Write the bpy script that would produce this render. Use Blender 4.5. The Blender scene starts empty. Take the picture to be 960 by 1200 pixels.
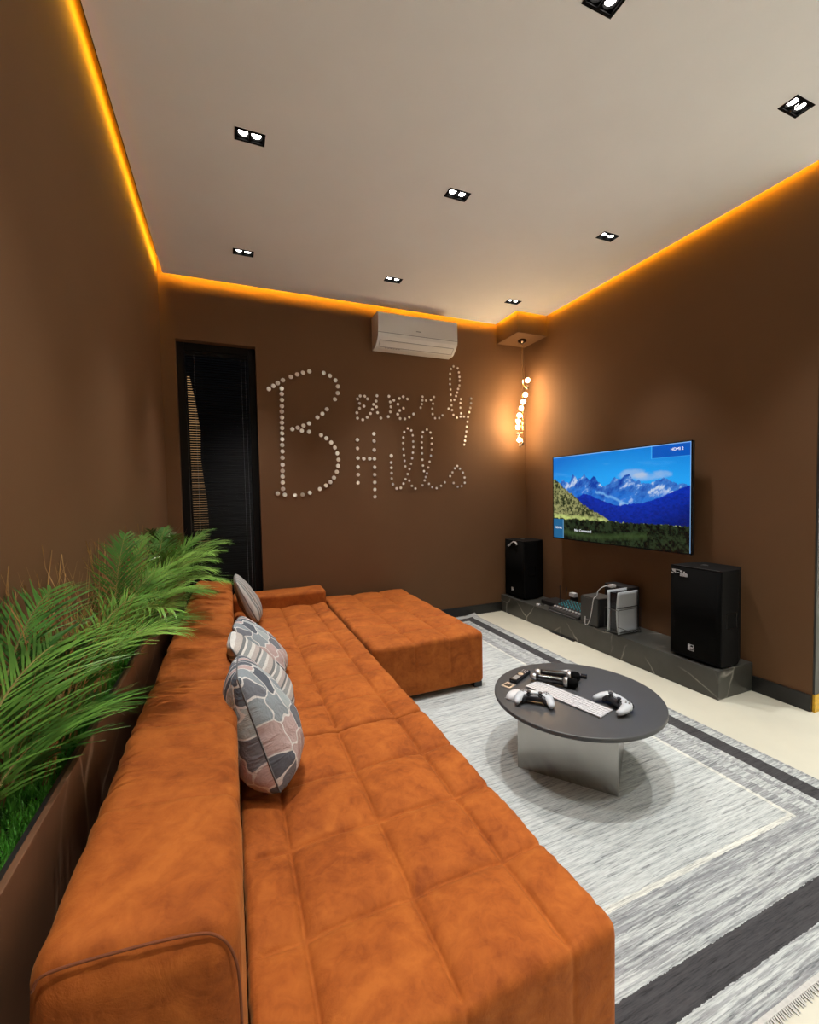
import bpy, bmesh, math, random
import numpy as np
from mathutils import Vector, Matrix
PI = math.pi
random.seed(7)
rng = np.random.default_rng(7)
SC = bpy.context.scene
COL = SC.collection

# ------------------------------------------------------------------ camera, world, exposure
cam_d = bpy.data.cameras.new('camera')
cam = bpy.data.objects.new('camera', cam_d)
COL.objects.link(cam)
cam_d.sensor_fit = 'HORIZONTAL'
cam_d.sensor_width = 36.0
cam_d.lens = 19.055
cam_d.clip_start = 0.02
_r = Vector((0.92329, -0.38361, -0.01934)); _u = Vector((0.03397, 0.03140, 0.99893)); _f = Vector((0.38259, 0.92296, -0.04203))
M = Matrix((_r, _u, -_f)).transposed().to_4x4()
M.translation = Vector((0, 0, 1.4))
cam.matrix_world = M
SC.camera = cam
wd = bpy.data.worlds.new('world'); SC.world = wd
wd.use_nodes = True
wd.node_tree.nodes['Background'].inputs['Color'].default_value = (0.01, 0.011, 0.014, 1)
wd.node_tree.nodes['Background'].inputs['Strength'].default_value = 0.3
vs = SC.view_settings
vs.view_transform = 'Standard'; vs.look = 'None'; vs.gamma = 1.0; vs.use_curve_mapping = False
vs.exposure = 0.0
SPOT_W = 92.0          # each of the two lamps in a ceiling fixture
LED_AMBER = (1.0, 0.47, 0.015)
SC.cycles.max_bounces = 8
SC.cycles.sample_clamp_indirect = 4.0
SC.cycles.use_denoising = True

# ------------------------------------------------------------------ node helpers
def new_mat(name):
    m = bpy.data.materials.new(name); m.use_nodes = True
    nt = m.node_tree
    return m, nt, nt.nodes['Principled BSDF']
def node(nt, typ, **kw):
    n = nt.nodes.new(typ)
    for k, v in kw.items():
        if k in n.inputs: n.inputs[k].default_value = v
        else: setattr(n, k, v)
    return n
def L(nt, a, b): nt.links.new(a, b)
def c4(c): return (c[0], c[1], c[2], 1.0)
def ramp(nt, fac, stops, interp='LINEAR'):
    r = nt.nodes.new('ShaderNodeValToRGB'); cr = r.color_ramp; cr.interpolation = interp
    while len(cr.elements) < len(stops): cr.elements.new(0.5)
    for e, (p, c) in zip(cr.elements, stops): e.position = p; e.color = c4(c) if len(c) == 3 else c
    if fac is not None: L(nt, fac, r.inputs['Fac'])
    return r
def coords(nt, kind='Object', scale=(1, 1, 1), loc=(0, 0, 0), rot=(0, 0, 0)):
    tc = nt.nodes.new('ShaderNodeTexCoord'); mp = nt.nodes.new('ShaderNodeMapping')
    mp.inputs['Scale'].default_value = scale; mp.inputs['Location'].default_value = loc; mp.inputs['Rotation'].default_value = rot
    L(nt, tc.outputs[kind], mp.inputs['Vector']); return mp.outputs['Vector']
def noise(nt, vec, scale, detail=3, rough=0.55, dist=0.0):
    n = nt.nodes.new('ShaderNodeTexNoise'); n.inputs['Scale'].default_value = scale
    n.inputs['Detail'].default_value = detail; n.inputs['Roughness'].default_value = rough; n.inputs['Distortion'].default_value = dist
    if vec is not None: L(nt, vec, n.inputs['Vector'])
    return n.outputs['Fac']
def bump(nt, h, strength, dist, b):
    n = nt.nodes.new('ShaderNodeBump'); n.inputs['Strength'].default_value = strength; n.inputs['Distance'].default_value = dist
    L(nt, h, n.inputs['Height']); L(nt, n.outputs['Normal'], b.inputs['Normal'])
def mathn(nt, op, a, b=None):
    n = nt.nodes.new('ShaderNodeMath'); n.operation = op
    for i, x in enumerate((a, b)):
        if x is None: continue
        if isinstance(x, (int, float)): n.inputs[i].default_value = x
        else: L(nt, x, n.inputs[i])
    return n.outputs[0]
def mixc(nt, fac, a, b, mode='MIX'):
    n = nt.nodes.new('ShaderNodeMix'); n.data_type = 'RGBA'; n.blend_type = mode
    for i, x in ((0, fac), (6, a), (7, b)):
        if isinstance(x, (int, float)): n.inputs[i].default_value = x
        elif isinstance(x, tuple): n.inputs[i].default_value = c4(x)
        else: L(nt, x, n.inputs[i])
    return n.outputs[2]
def simple(name, col, rough=0.5, metal=0.0, var=0.12, vscale=8.0, bumps=0.0, bscale=200.0, spec=0.5, coat=0.0):
    m, nt, b = new_mat(name)
    v = coords(nt)
    n = noise(nt, v, vscale, 4)
    r = ramp(nt, n, [(0.3, tuple(c * (1 - var) for c in col)), (0.7, tuple(min(1, c * (1 + var)) for c in col))])
    L(nt, r.outputs['Color'], b.inputs['Base Color'])
    b.inputs['Roughness'].default_value = rough; b.inputs['Metallic'].default_value = metal
    b.inputs['Specular IOR Level'].default_value = spec; b.inputs['Coat Weight'].default_value = coat
    if bumps: bump(nt, noise(nt, v, bscale, 2), bumps, 0.002, b)
    return m
def emit(name, col, strength):
    m, nt, b = new_mat(name)
    b.inputs['Base Color'].default_value = c4(tuple(c * 0.3 for c in col))
    b.inputs['Emission Color'].default_value = c4(col); b.inputs['Emission Strength'].default_value = strength
    return m

# ------------------------------------------------------------------ materials
MT = {}
MT['wall'] = simple('brown_matt_paint', (0.140, 0.071, 0.032), 0.75, var=0.05, vscale=1.5, bumps=0.15, bscale=350, spec=0.25)
MT['ceiling'] = simple('white_ceiling_paint', (0.90, 0.90, 0.90), 0.9, var=0.02, vscale=2, spec=0.2)
MT['floor'] = simple('cream_microcement', (0.55, 0.535, 0.44), 0.42, var=0.05, vscale=3.0, spec=0.4)
MT['base'] = simple('black_skirting', (0.012, 0.012, 0.012), 0.35, var=0.1)
MT['yellow'] = simple('yellow_skirting', (0.62, 0.36, 0.015), 0.5, var=0.2, vscale=60)
MT['darkgreen'] = simple('dark_grey_panel', (0.03, 0.032, 0.03), 0.5)
MT['black'] = simple('black_plastic', (0.010, 0.010, 0.011), 0.5, var=0.1)
MT['blackgloss'] = simple('black_gloss', (0.008, 0.008, 0.009), 0.2, var=0.1)
MT['grille'] = simple('black_grille', (0.0035, 0.0035, 0.0035), 0.9, var=0.2, vscale=900, spec=0.06)
MT['white'] = simple('white_plastic', (0.58, 0.58, 0.59), 0.35, var=0.03)
MT['acwhite'] = simple('ac_white_plastic', (0.66, 0.65, 0.63), 0.4, var=0.02)
MT['acgrey'] = simple('ac_grey_line', (0.22, 0.22, 0.22), 0.5, var=0.02)
MT['keycap'] = simple('white_keycap', (0.46, 0.46, 0.48), 0.5, var=0.04)
MT['silver'] = simple('silver_metal', (0.62, 0.62, 0.63), 0.28, 0.9, var=0.05)
MT['steel'] = simple('brushed_steel', (0.42, 0.40, 0.37), 0.24, 1.0, var=0.04, vscale=6)
MT['tabletop'] = simple('charcoal_matt_laminate', (0.058, 0.060, 0.063), 0.38, var=0.05, vscale=6, bumps=0.05)
MT['brass'] = simple('warm_brass', (0.62, 0.42, 0.22), 0.25, 1.0, var=0.05)
MT['bronze'] = simple('dark_bronze', (0.08, 0.05, 0.035), 0.35, 0.8, var=0.05)
MT['glow_bulb'] = emit('glowing_glass', (1.0, 0.70, 0.38), 230.0)
MT['crystal'] = simple('clear_crystal', (0.85, 0.80, 0.72), 0.08, 0.0, var=0.05)
MT['crystal'].node_tree.nodes['Principled BSDF'].inputs['Transmission Weight'].default_value = 0.8
MT['lamp'] = emit('lamp_lens', (1.0, 0.96, 0.9), 22.0)
MT['led'] = emit('amber_led', LED_AMBER, 80.0)
MT['led_back'] = emit('amber_led_bright', LED_AMBER, 330.0)
MT['hallwhite'] = simple('white_hall_paint', (0.84, 0.83, 0.81), 0.85, var=0.02, vscale=2, spec=0.2)
MT['matblack'] = simple('matt_black', (0.004, 0.004, 0.004), 0.9, var=0.1, spec=0.1)
MT['spkblack'] = simple('speaker_black', (0.0035, 0.0035, 0.0038), 0.7, var=0.1, spec=0.12)
MT['text_white'] = emit('screen_text', (0.9, 0.95, 1.0), 0.9)
MT['label'] = simple('pale_print', (0.55, 0.55, 0.58), 0.5, var=0.1, vscale=100)
MT['greyprint'] = simple('grey_print', (0.25, 0.25, 0.26), 0.5, var=0.1, vscale=100)
MT['mirror'] = simple('mirror_disc', (0.94, 0.91, 0.88), 0.30, 0.92, var=0.03)
MT['slat'] = simple('black_slat', (0.004, 0.0035, 0.003), 0.5, var=0.1, spec=0.10)
MT['winframe'] = simple('black_window_frame', (0.005, 0.005, 0.005), 0.5, var=0.1, spec=0.15)
MT['soil'] = simple('dark_soil', (0.03, 0.022, 0.015), 0.95, var=0.3, vscale=60, bumps=0.6, bscale=120)
MT['stem'] = simple('palm_stem', (0.20, 0.17, 0.05), 0.6, var=0.25, vscale=20)
MT['grass'] = simple('turf_green', (0.10, 0.38, 0.045), 0.45, var=0.55, vscale=35)
MT['teal'] = simple('teal_knob', (0.05, 0.30, 0.36), 0.35, var=0.2, vscale=100)
MT['graymetal'] = simple('grey_tower_metal', (0.055, 0.055, 0.052), 0.5, 0.2, var=0.1)
MT['pswhite'] = simple('white_shell', (0.50, 0.535, 0.57), 0.4, var=0.03)
MT['padblack'] = simple('controller_black', (0.015, 0.016, 0.02), 0.4, var=0.1)

def leaf_mat(name, c1, c2):
    m, nt, b = new_mat(name)
    v = coords(nt)
    r = ramp(nt, noise(nt, v, 9, 4), [(0.3, c1), (0.7, c2)])
    L(nt, r.outputs['Color'], b.inputs['Base Color'])
    b.inputs['Roughness'].default_value = 0.33
    b.inputs['Subsurface Weight'].default_value = 0.0
    return m
MT['leaf'] = leaf_mat('palm_leaf', (0.035, 0.110, 0.016), (0.15, 0.33, 0.05))
MT['leaf_light'] = leaf_mat('palm_leaf_light', (0.085, 0.24, 0.028), (0.32, 0.54, 0.11))
MT['leaf_dark'] = leaf_mat('palm_leaf_dark', (0.025, 0.10, 0.018), (0.07, 0.22, 0.03))
MT['dry'] = leaf_mat('dry_grass', (0.17, 0.075, 0.02), (0.42, 0.24, 0.07))
MT['drygreen'] = leaf_mat('olive_grass', (0.10, 0.10, 0.02), (0.20, 0.24, 0.05))

def velvet():
    m, nt, b = new_mat('orange_velvet')
    v = coords(nt)
    n1 = noise(nt, v, 5.0, 5, 0.6, 1.2)
    n2 = noise(nt, v, 26.0, 5, 0.65, 0.7)
    s = mathn(nt, 'ADD', mathn(nt, 'MULTIPLY', n1, 0.6), mathn(nt, 'MULTIPLY', n2, 0.4))
    r = ramp(nt, s, [(0.36, (0.215, 0.050, 0.0090)), (0.49, (0.315, 0.081, 0.0135)), (0.63, (0.400, 0.113, 0.0190))])
    L(nt, r.outputs['Color'], b.inputs['Base Color'])
    b.inputs['Roughness'].default_value = 0.8
    b.inputs['Specular IOR Level'].default_value = 0.15
    b.inputs['Sheen Weight'].default_value = 0.12
    b.inputs['Sheen Roughness'].default_value = 0.4
    b.inputs['Sheen Tint'].default_value = (1.0, 0.55, 0.2, 1)
    h = mathn(nt, 'ADD', mathn(nt, 'MULTIPLY', noise(nt, v, 14, 4, 0.6, 1.0), 1.0), mathn(nt, 'MULTIPLY', noise(nt, v, 380, 2), 0.10))
    bump(nt, h, 0.35, 0.012, b)
    return m
MT['velvet'] = velvet()
MT['joint_dark'] = simple('dark_groove_shade', (0.05, 0.012, 0.003), 0.9, var=0.1)
MT['piping'] = simple('orange_piping', (0.16, 0.038, 0.006), 0.8, var=0.1)

def marble(name, base, vein, rough, vscale=2.8):
    m, nt, b = new_mat(name)
    v = coords(nt)
    d = node(nt, 'ShaderNodeTexNoise', Scale=2.2, Detail=4.0)
    L(nt, v, d.inputs['Vector'])
    vm = nt.nodes.new('ShaderNodeVectorMath'); vm.operation = 'MULTIPLY_ADD'
    L(nt, d.outputs['Color'], vm.inputs[0]); vm.inputs[1].default_value = (0.22, 0.22, 0.22); L(nt, v, vm.inputs[2])
    vo = nt.nodes.new('ShaderNodeTexVoronoi'); vo.feature = 'DISTANCE_TO_EDGE'; vo.inputs['Scale'].default_value = vscale
    L(nt, vm.outputs[0], vo.inputs['Vector'])
    line = ramp(nt, vo.outputs['Distance'], [(0.0, (1, 1, 1)), (0.008, (0.6, 0.6, 0.6)), (0.022, (0, 0, 0))])
    mask = ramp(nt, noise(nt, v, 2.7, 2), [(0.42, (0, 0, 0)), (0.58, (1, 1, 1))])
    fac = mathn(nt, 'MULTIPLY', line.outputs['Color'], mask.outputs['Color'])
    cl = ramp(nt, noise(nt, v, 5, 5), [(0.3, tuple(c * 0.8 for c in base)), (0.7, tuple(c * 1.25 for c in base))])
    L(nt, mixc(nt, fac, cl.outputs['Color'], vein), b.inputs['Base Color'])
    b.inputs['Roughness'].default_value = rough
    return m
MT['marble'] = marble('black_marble', (0.050, 0.050, 0.044), (0.40, 0.39, 0.35), 0.28)
MT['marble_reflect'] = marble('marble_brown_reflection', (0.135, 0.066, 0.034), (0.36, 0.24, 0.16), 0.4, 2.6)  # dark marble with the brown wall's reflection put into its colour

# rug: field and border bands are woven colours laid out over its own width and length
RX0, RX1, RY0, RY1 = 0.42, 2.53, 0.655, 4.225
def rug_mat():
    m, nt, b = new_mat('woven_rug')
    tc = nt.nodes.new('ShaderNodeTexCoord')
    sx = nt.nodes.new('ShaderNodeSeparateXYZ'); L(nt, tc.outputs['Object'], sx.inputs[0])
    v1 = coords(nt, scale=(3.5, 75, 1)); v2 = coords(nt, scale=(20, 260, 1)); v3 = coords(nt)
    wob = mathn(nt, 'MULTIPLY', mathn(nt, 'SUBTRACT', noise(nt, coords(nt, scale=(16, 3, 1)), 2.0, 5, 0.7), 0.5), 0.018)
    wx = mathn(nt, 'MULTIPLY', mathn(nt, 'SUBTRACT', noise(nt, coords(nt, scale=(1, 90, 1)), 1.0, 2), 0.5), 0.010)
    X = mathn(nt, 'ADD', sx.outputs['X'], wx); Y = mathn(nt, 'ADD', sx.outputs['Y'], wob)
    dE = mathn(nt, 'SUBTRACT', RX1, X); dW = mathn(nt, 'SUBTRACT', X, RX0)
    dN = mathn(nt, 'SUBTRACT', RY1, Y); dS = mathn(nt, 'SUBTRACT', Y, RY0)
    dx = mathn(nt, 'MINIMUM', dE, dW); dy = mathn(nt, 'MINIMUM', dN, dS)
    d = mathn(nt, 'MINIMUM', dx, dy)
    light, mid, dark, cream = (0.41, 0.435, 0.43), (0.215, 0.225, 0.235), (0.046, 0.045, 0.048), (0.53, 0.535, 0.49)
    bands = ramp(nt, d, [(0.0, mid), (0.02, light), (0.075, dark), (0.168, light), (0.205, mid), (0.235, light), (0.30, mid), (0.365, cream), (0.385, light)], 'CONSTANT')
    # field streaks along the weft (x)
    st = noise(nt, v1, 1.0, 5, 0.7); st2 = noise(nt, v2, 1.0, 3, 0.6)
    s = mathn(nt, 'ADD', mathn(nt, 'MULTIPLY', st, 0.6), mathn(nt, 'MULTIPLY', st2, 0.4))
    k = ramp(nt, s, [(0.36, (0.34, 0.35, 0.36)), (0.45, (0.80, 0.81, 0.81)), (0.52, (1.05, 1.05, 1.04)), (0.62, (1.30, 1.30, 1.28))])
    st3 = noise(nt, coords(nt, scale=(5, 110, 1), loc=(3, 7, 0)), 1.0, 4, 0.65)
    msk = ramp(nt, st3, [(0.47, (0, 0, 0)), (0.56, (0.75, 0.75, 0.75))])
    keep = ramp(nt, d, [(0.0, (1, 1, 1)), (0.075, (0, 0, 0)), (0.168, (1, 1, 1)), (0.365, (0, 0, 0))], 'CONSTANT')
    alt = ramp(nt, d, [(0.0, light), (0.02, mid), (0.168, mid), (0.205, light), (0.235, mid), (0.30, light)], 'CONSTANT')
    bcol = mixc(nt, mathn(nt, 'MULTIPLY', msk.outputs['Color'], keep.outputs['Color']), bands.outputs['Color'], alt.outputs['Color'])
    col = mixc(nt, 1.0, bcol, k.outputs['Color'], 'MULTIPLY')
    L(nt, col, b.inputs['Base Color'])
    b.inputs['Roughness'].default_value = 0.9; b.inputs['Specular IOR Level'].default_value = 0.2
    bump(nt, s, 0.35, 0.006, b)
    return m
MT['rug'] = rug_mat()
MT['fringe'] = simple('cream_fringe', (0.46, 0.455, 0.43), 0.9, var=0.1, vscale=80)

def floral():
    m, nt, b = new_mat('floral_cotton')
    tc = nt.nodes.new('ShaderNodeTexCoord'); mp = nt.nodes.new('ShaderNodeMapping'); L(nt, tc.outputs['UV'], mp.inputs['Vector'])
    mp.inputs['Scale'].default_value = (4.2, 3.0, 1)
    d = noise(nt, None, 3, 2)
    vo = nt.nodes.new('ShaderNodeTexVoronoi'); vo.voronoi_dimensions = '2D'; vo.inputs['Scale'].default_value = 1.55; vo.inputs['Randomness'].default_value = 0.75
    ve = nt.nodes.new('ShaderNodeTexVoronoi'); ve.voronoi_dimensions = '2D'; ve.feature = 'DISTANCE_TO_EDGE'; ve.inputs['Scale'].default_value = 1.55; ve.inputs['Randomness'].default_value = 0.75
    # scalloped outline: warp the plane with a wave
    w = nt.nodes.new('ShaderNodeTexNoise'); w.inputs['Scale'].default_value = 2.6; w.inputs['Detail'].default_value = 0; L(nt, mp.outputs[0], w.inputs['Vector'])
    vm = nt.nodes.new('ShaderNodeVectorMath'); vm.operation = 'MULTIPLY_ADD'; L(nt, w.outputs['Color'], vm.inputs[0]); vm.inputs[1].default_value = (0.35, 0.35, 0); L(nt, mp.outputs[0], vm.inputs[2])
    L(nt, vm.outputs[0], vo.inputs['Vector']); L(nt, vm.outputs[0], ve.inputs['Vector'])
    sc = nt.nodes.new('ShaderNodeSeparateColor'); L(nt, vo.outputs['Color'], sc.inputs[0])
    cells = ramp(nt, sc.outputs[0], [(0.0, (0.11, 0.125, 0.15)), (0.26, (0.27, 0.31, 0.335)), (0.48, (0.47, 0.36, 0.345)), (0.68, (0.38, 0.43, 0.44)), (0.85, (0.17, 0.18, 0.205))], 'CONSTANT')
    edge = ramp(nt, ve.outputs['Distance'], [(0.0, (1, 1, 1)), (0.035, (1, 1, 1)), (0.05, (0, 0, 0))])
    col = mixc(nt, edge.outputs['Color'], cells.outputs['Color'], (0.66, 0.65, 0.63))
    sp = noise(nt, mp.outputs[0], 60, 2)
    col = mixc(nt, 1.0, col, ramp(nt, sp, [(0.3, (0.8, 0.8, 0.8)), (0.7, (1.1, 1.1, 1.1))]).outputs['Color'], 'MULTIPLY')
    L(nt, col, b.inputs['Base Color']); b.inputs['Roughness'].default_value = 0.85; b.inputs['Specular IOR Level'].default_value = 0.2
    bump(nt, noise(nt, mp.outputs[0], 3, 3, 0.6, 0.6), 0.4, 0.03, b)
    return m
MT['floral'] = floral()
def striped(name, ax, stops):
    m, nt, b = new_mat(name)
    tc = nt.nodes.new('ShaderNodeTexCoord'); mp = nt.nodes.new('ShaderNodeMapping'); L(nt, tc.outputs['UV'], mp.inputs['Vector'])
    sx = nt.nodes.new('ShaderNodeSeparateXYZ'); L(nt, mp.outputs[0], sx.inputs[0])
    t = mathn(nt, 'FRACT', mathn(nt, 'MULTIPLY', sx.outputs[ax], 2.6))
    r = ramp(nt, t, stops, 'CONSTANT')
    sp = noise(nt, mp.outputs[0], 70, 2)
    col = mixc(nt, 1.0, r.outputs['Color'], ramp(nt, sp, [(0.3, (0.8, 0.8, 0.8)), (0.7, (1.1, 1.1, 1.1))]).outputs['Color'], 'MULTIPLY')
    L(nt, col, b.inputs['Base Color']); b.inputs['Roughness'].default_value = 0.85; b.inputs['Specular IOR Level'].default_value = 0.2
    bump(nt, noise(nt, mp.outputs[0], 3, 3, 0.6, 0.6), 0.4, 0.03, b)
    return m
_g = [(0.0, (0.62, 0.61, 0.58)), (0.10, (0.27, 0.29, 0.29)), (0.22, (0.64, 0.63, 0.60)), (0.28, (0.16, 0.17, 0.175)), (0.36, (0.45, 0.41, 0.38)), (0.52, (0.62, 0.61, 0.58)), (0.60, (0.30, 0.32, 0.32)), (0.74, (0.60, 0.59, 0.56)), (0.80, (0.15, 0.16, 0.165)), (0.86, (0.42, 0.38, 0.36))]
MT['striped'] = striped('striped_cotton', 'Y', _g)
MT['striped2'] = striped('dark_striped_cotton', 'X', [(p, tuple(c * 0.8 for c in q)) for p, q in _g])

def vcol_emit(name, strength):
    m, nt, b = new_mat(name)
    a = nt.nodes.new('ShaderNodeVertexColor'); a.layer_name = 'Col'
    b.inputs['Base Color'].default_value = (0.004, 0.004, 0.005, 1); b.inputs['Roughness'].default_value = 0.25
    L(nt, a.outputs['Color'], b.inputs['Emission Color']); b.inputs['Emission Strength'].default_value = strength
    return m
MT['screen'] = vcol_emit('screen_picture', 1.0)
def glass():
    m, nt, b = new_mat('window_glass')
    b.inputs['Base Color'].default_value = (0.9, 0.95, 0.95, 1); b.inputs['Roughness'].default_value = 0.02
    b.inputs['Transmission Weight'].default_value = 1.0; b.inputs['IOR'].default_value = 1.1
    return m
MT['glass'] = glass()

# ------------------------------------------------------------------ object helpers
class MB:
    def __init__(s): s.v = []; s.f = []
    def add(s, vs_, fs_):
        o = len(s.v); s.v.extend([tuple(map(float, p)) for p in vs_]); s.f.extend([tuple(i + o for i in f) for f in fs_]); return s
    def box(s, a, b):
        (x0, y0, z0), (x1, y1, z1) = a, b
        return s.add([(x0,y0,z0),(x1,y0,z0),(x1,y1,z0),(x0,y1,z0),(x0,y0,z1),(x1,y0,z1),(x1,y1,z1),(x0,y1,z1)],
                     [(3,2,1,0),(4,5,6,7),(0,1,5,4),(1,2,6,5),(2,3,7,6),(3,0,4,7)])
    def obox(s, c, ax, ay, az):       # oriented box: centre and three half-axes
        c, ax, ay, az = map(Vector, (c, ax, ay, az))
        P = [c + ax*i + ay*j + az*k for k in (-1,1) for (i,j) in ((-1,-1),(1,-1),(1,1),(-1,1))]
        return s.add(P, [(3,2,1,0),(4,5,6,7),(0,1,5,4),(1,2,6,5),(2,3,7,6),(3,0,4,7)])
    def tube(s, pts, r, n=8, caps=True):
        pts = [Vector(p) for p in pts]; rs = r if isinstance(r, (list, tuple)) else [r] * len(pts)
        V = []; F = []; ref = None
        for i, p in enumerate(pts):
            t = (pts[min(i+1, len(pts)-1)] - pts[max(i-1, 0)]).normalized()
            if ref is None: ref = Vector((0,0,1)) if abs(t.z) < 0.9 else Vector((1,0,0))
            a = (ref - t * ref.dot(t)).normalized(); ref = a; b = t.cross(a)
            for k in range(n):
                an = 2*PI*k/n; V.append(p + (a*math.cos(an) + b*math.sin(an)) * rs[i])
        for i in range(len(pts)-1):
            for k in range(n):
                F.append((i*n+k, i*n+(k+1)%n, (i+1)*n+(k+1)%n, (i+1)*n+k))
        if caps: F.append(tuple(range(n-1, -1, -1))); F.append(tuple((len(pts)-1)*n + k for k in range(n)))
        return s.add(V, F)
    def lathe(s, prof, c=(0,0,0), n=24, axis='z', caps=True):
        V = []; F = []
        for (r, z) in prof:
            for k in range(n):
                a = 2*PI*k/n; p = (r*math.cos(a), r*math.sin(a), z)
                if axis == 'y': p = (p[0], -p[2], p[1])
                if axis == 'x': p = (p[2], p[0], p[1])
                V.append((p[0]+c[0], p[1]+c[1], p[2]+c[2]))
        m = len(prof)
        for i in range(m-1):
            for k in range(n): F.append((i*n+k, i*n+(k+1)%n, (i+1)*n+(k+1)%n, (i+1)*n+k))
        if caps: F.append(tuple(range(n-1, -1, -1))); F.append(tuple((m-1)*n+k for k in range(n)))
        return s.add(V, F)
    def sphere(s, c, r, n=12, sc=(1,1,1)):
        prof = [(r*math.sin(PI*i/(n//2+2)) , -r*math.cos(PI*i/(n//2+2))) for i in range(1, n//2+2)]
        o = len(s.v); s.lathe(prof, (0,0,0), n)
        for i in range(o, len(s.v)):
            p = s.v[i]; s.v[i] = (p[0]*sc[0]+c[0], p[1]*sc[1]+c[1], p[2]*sc[2]+c[2])
        return s
    def build(s, name, mat, parent=None, smooth=False, local=False, bevel=0.0):
        me = bpy.data.meshes.new(name); me.from_pydata(s.v, [], s.f); me.update()
        o = bpy.data.objects.new(name, me); COL.objects.link(o)
        bm = bmesh.new(); bm.from_mesh(me)
        bmesh.ops.recalc_face_normals(bm, faces=bm.faces)
        if bevel:
            bmesh.ops.bevel(bm, geom=[e for e in bm.edges if e.is_manifold and e.calc_face_angle(0) > 0.5], offset=bevel, segments=2, affect='EDGES', profile=0.6)
        bm.to_mesh(me); bm.free()
        if mat: me.materials.append(mat if not isinstance(mat, str) else MT[mat])
        if smooth:
            me.shade_auto_smooth(angle=0.7) if hasattr(me, 'shade_auto_smooth') else me.polygons.foreach_set('use_smooth', [True]*len(me.polygons))
        if parent: attach(o, parent, local)
        return o
def attach(o, parent, local=False):
    o.parent = parent
    if not local: o.matrix_parent_inverse = wm(parent).inverted()
def wm(o):
    m = o.matrix_basis.copy()
    if o.parent: m = wm(o.parent) @ o.matrix_parent_inverse @ m
    return m
def tag(o, label=None, cat=None, group=None, kind=None):
    if label: o['label'] = label
    if cat: o['category'] = cat
    if group: o['group'] = group
    if kind: o['kind'] = kind
    return o
def thing(name, label, cat, loc=(0,0,0), rz=0.0, group=None):
    o = bpy.data.objects.new(name, None); COL.objects.link(o); o.empty_display_size = 0.05
    o.location = loc; o.rotation_euler = (0, 0, rz)
    return tag(o, label, cat, group)
def struct(o): o['kind'] = 'structure'; return o
def copy_thing(root, loc, label, rz=None):
    r = root.copy(); COL.objects.link(r); r.location = loc; r['label'] = label
    if rz is not None: r.rotation_euler.z = rz
    for ch in list(root.children):
        c = ch.copy(); COL.objects.link(c); c.parent = r
        for g in list(ch.children):
            d = g.copy(); COL.objects.link(d); d.parent = c
    return r

def rounded(x0, x1, y0, y1, z0, z1, r, step=0.03, fn=None, ex=((), (), ())):
    """closed rounded box; fn(p, n) -> displaced point"""
    V = {}; vl = []; F = []
    lo = np.array([x0, y0, z0]); hi = np.array([x1, y1, z1])
    ns = [max(2, int(round((hi[i]-lo[i]) / step))) for i in range(3)]
    def axis_samples(i):
        n = ns[i]; a = list(np.linspace(lo[i], hi[i], n+1))
        for k in (0.12, 0.3, 0.6, 1.0): a += [lo[i]+r*k, hi[i]-r*k]
        sp = [q+d for q in ex[i] for d in (-0.011, -0.005, 0.0, 0.005, 0.011) if lo[i]+0.002 < q+d < hi[i]-0.002]
        a = [q for q in a if not any(abs(q-w_) < 0.0028 for w_ in sp)] + sp
        a = sorted(a); out = [a[0]]
        for q in a[1:]:
            if q - out[-1] > min(step*0.25, r*0.1): out.append(q)
        out[-1] = hi[i]; return out
    S = [axis_samples(i) for i in range(3)]
    def vid(p):
        k = tuple(int(round(c*20000)) for c in p)
        if k not in V:
            p = np.array(p, float)
            inner = np.minimum(np.maximum(p, lo + r), hi - r)
            d = p - inner; ln = np.linalg.norm(d)
            if ln > 1e-9: n = d / ln; q = inner + n * r
            else: n = np.array([0, 0, 1.0]); q = p
            if fn: q = fn(q, n)
            V[k] = len(vl); vl.append(tuple(q))
        return V[k]
    for ax in range(3):
        a, b = [i for i in range(3) if i != ax]
        for side in (lo[ax], hi[ax]):
            for i in range(len(S[a])-1):
                for j in range(len(S[b])-1):
                    q = []
                    for (u, w) in ((i, j), (i+1, j), (i+1, j+1), (i, j+1)):
                        p = [0, 0, 0]; p[ax] = side; p[a] = S[a][u]; p[b] = S[b][w]; q.append(vid(p))
                    F.append(tuple(q))
    m = MB(); m.v = vl; m.f = F; return m

def text_mesh(name, body, size, mat, parent, mtx, depth=0.0005, align='CENTER'):
    cu = bpy.data.curves.new(name, 'FONT'); cu.body = body; cu.size = size; cu.align_x = align; cu.align_y = 'CENTER'; cu.extrude = depth
    o = bpy.data.objects.new(name, cu); COL.objects.link(o)
    dg = bpy.context.evaluated_depsgraph_get(); me = bpy.data.meshes.new_from_object(o.evaluated_get(dg))
    bpy.data.objects.remove(o); me.name = name
    me.materials.clear(); me.materials.append(MT[mat])
    me.transform(mtx)
    o = bpy.data.objects.new(name, me); COL.objects.link(o); attach(o, parent); return o
def frame_mtx(origin, xdir, ydir):
    x = Vector(xdir).normalized(); y = Vector(ydir).normalized(); z = x.cross(y)
    m = Matrix((x, y, z)).transposed().to_4x4(); m.translation = Vector(origin); return m

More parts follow.
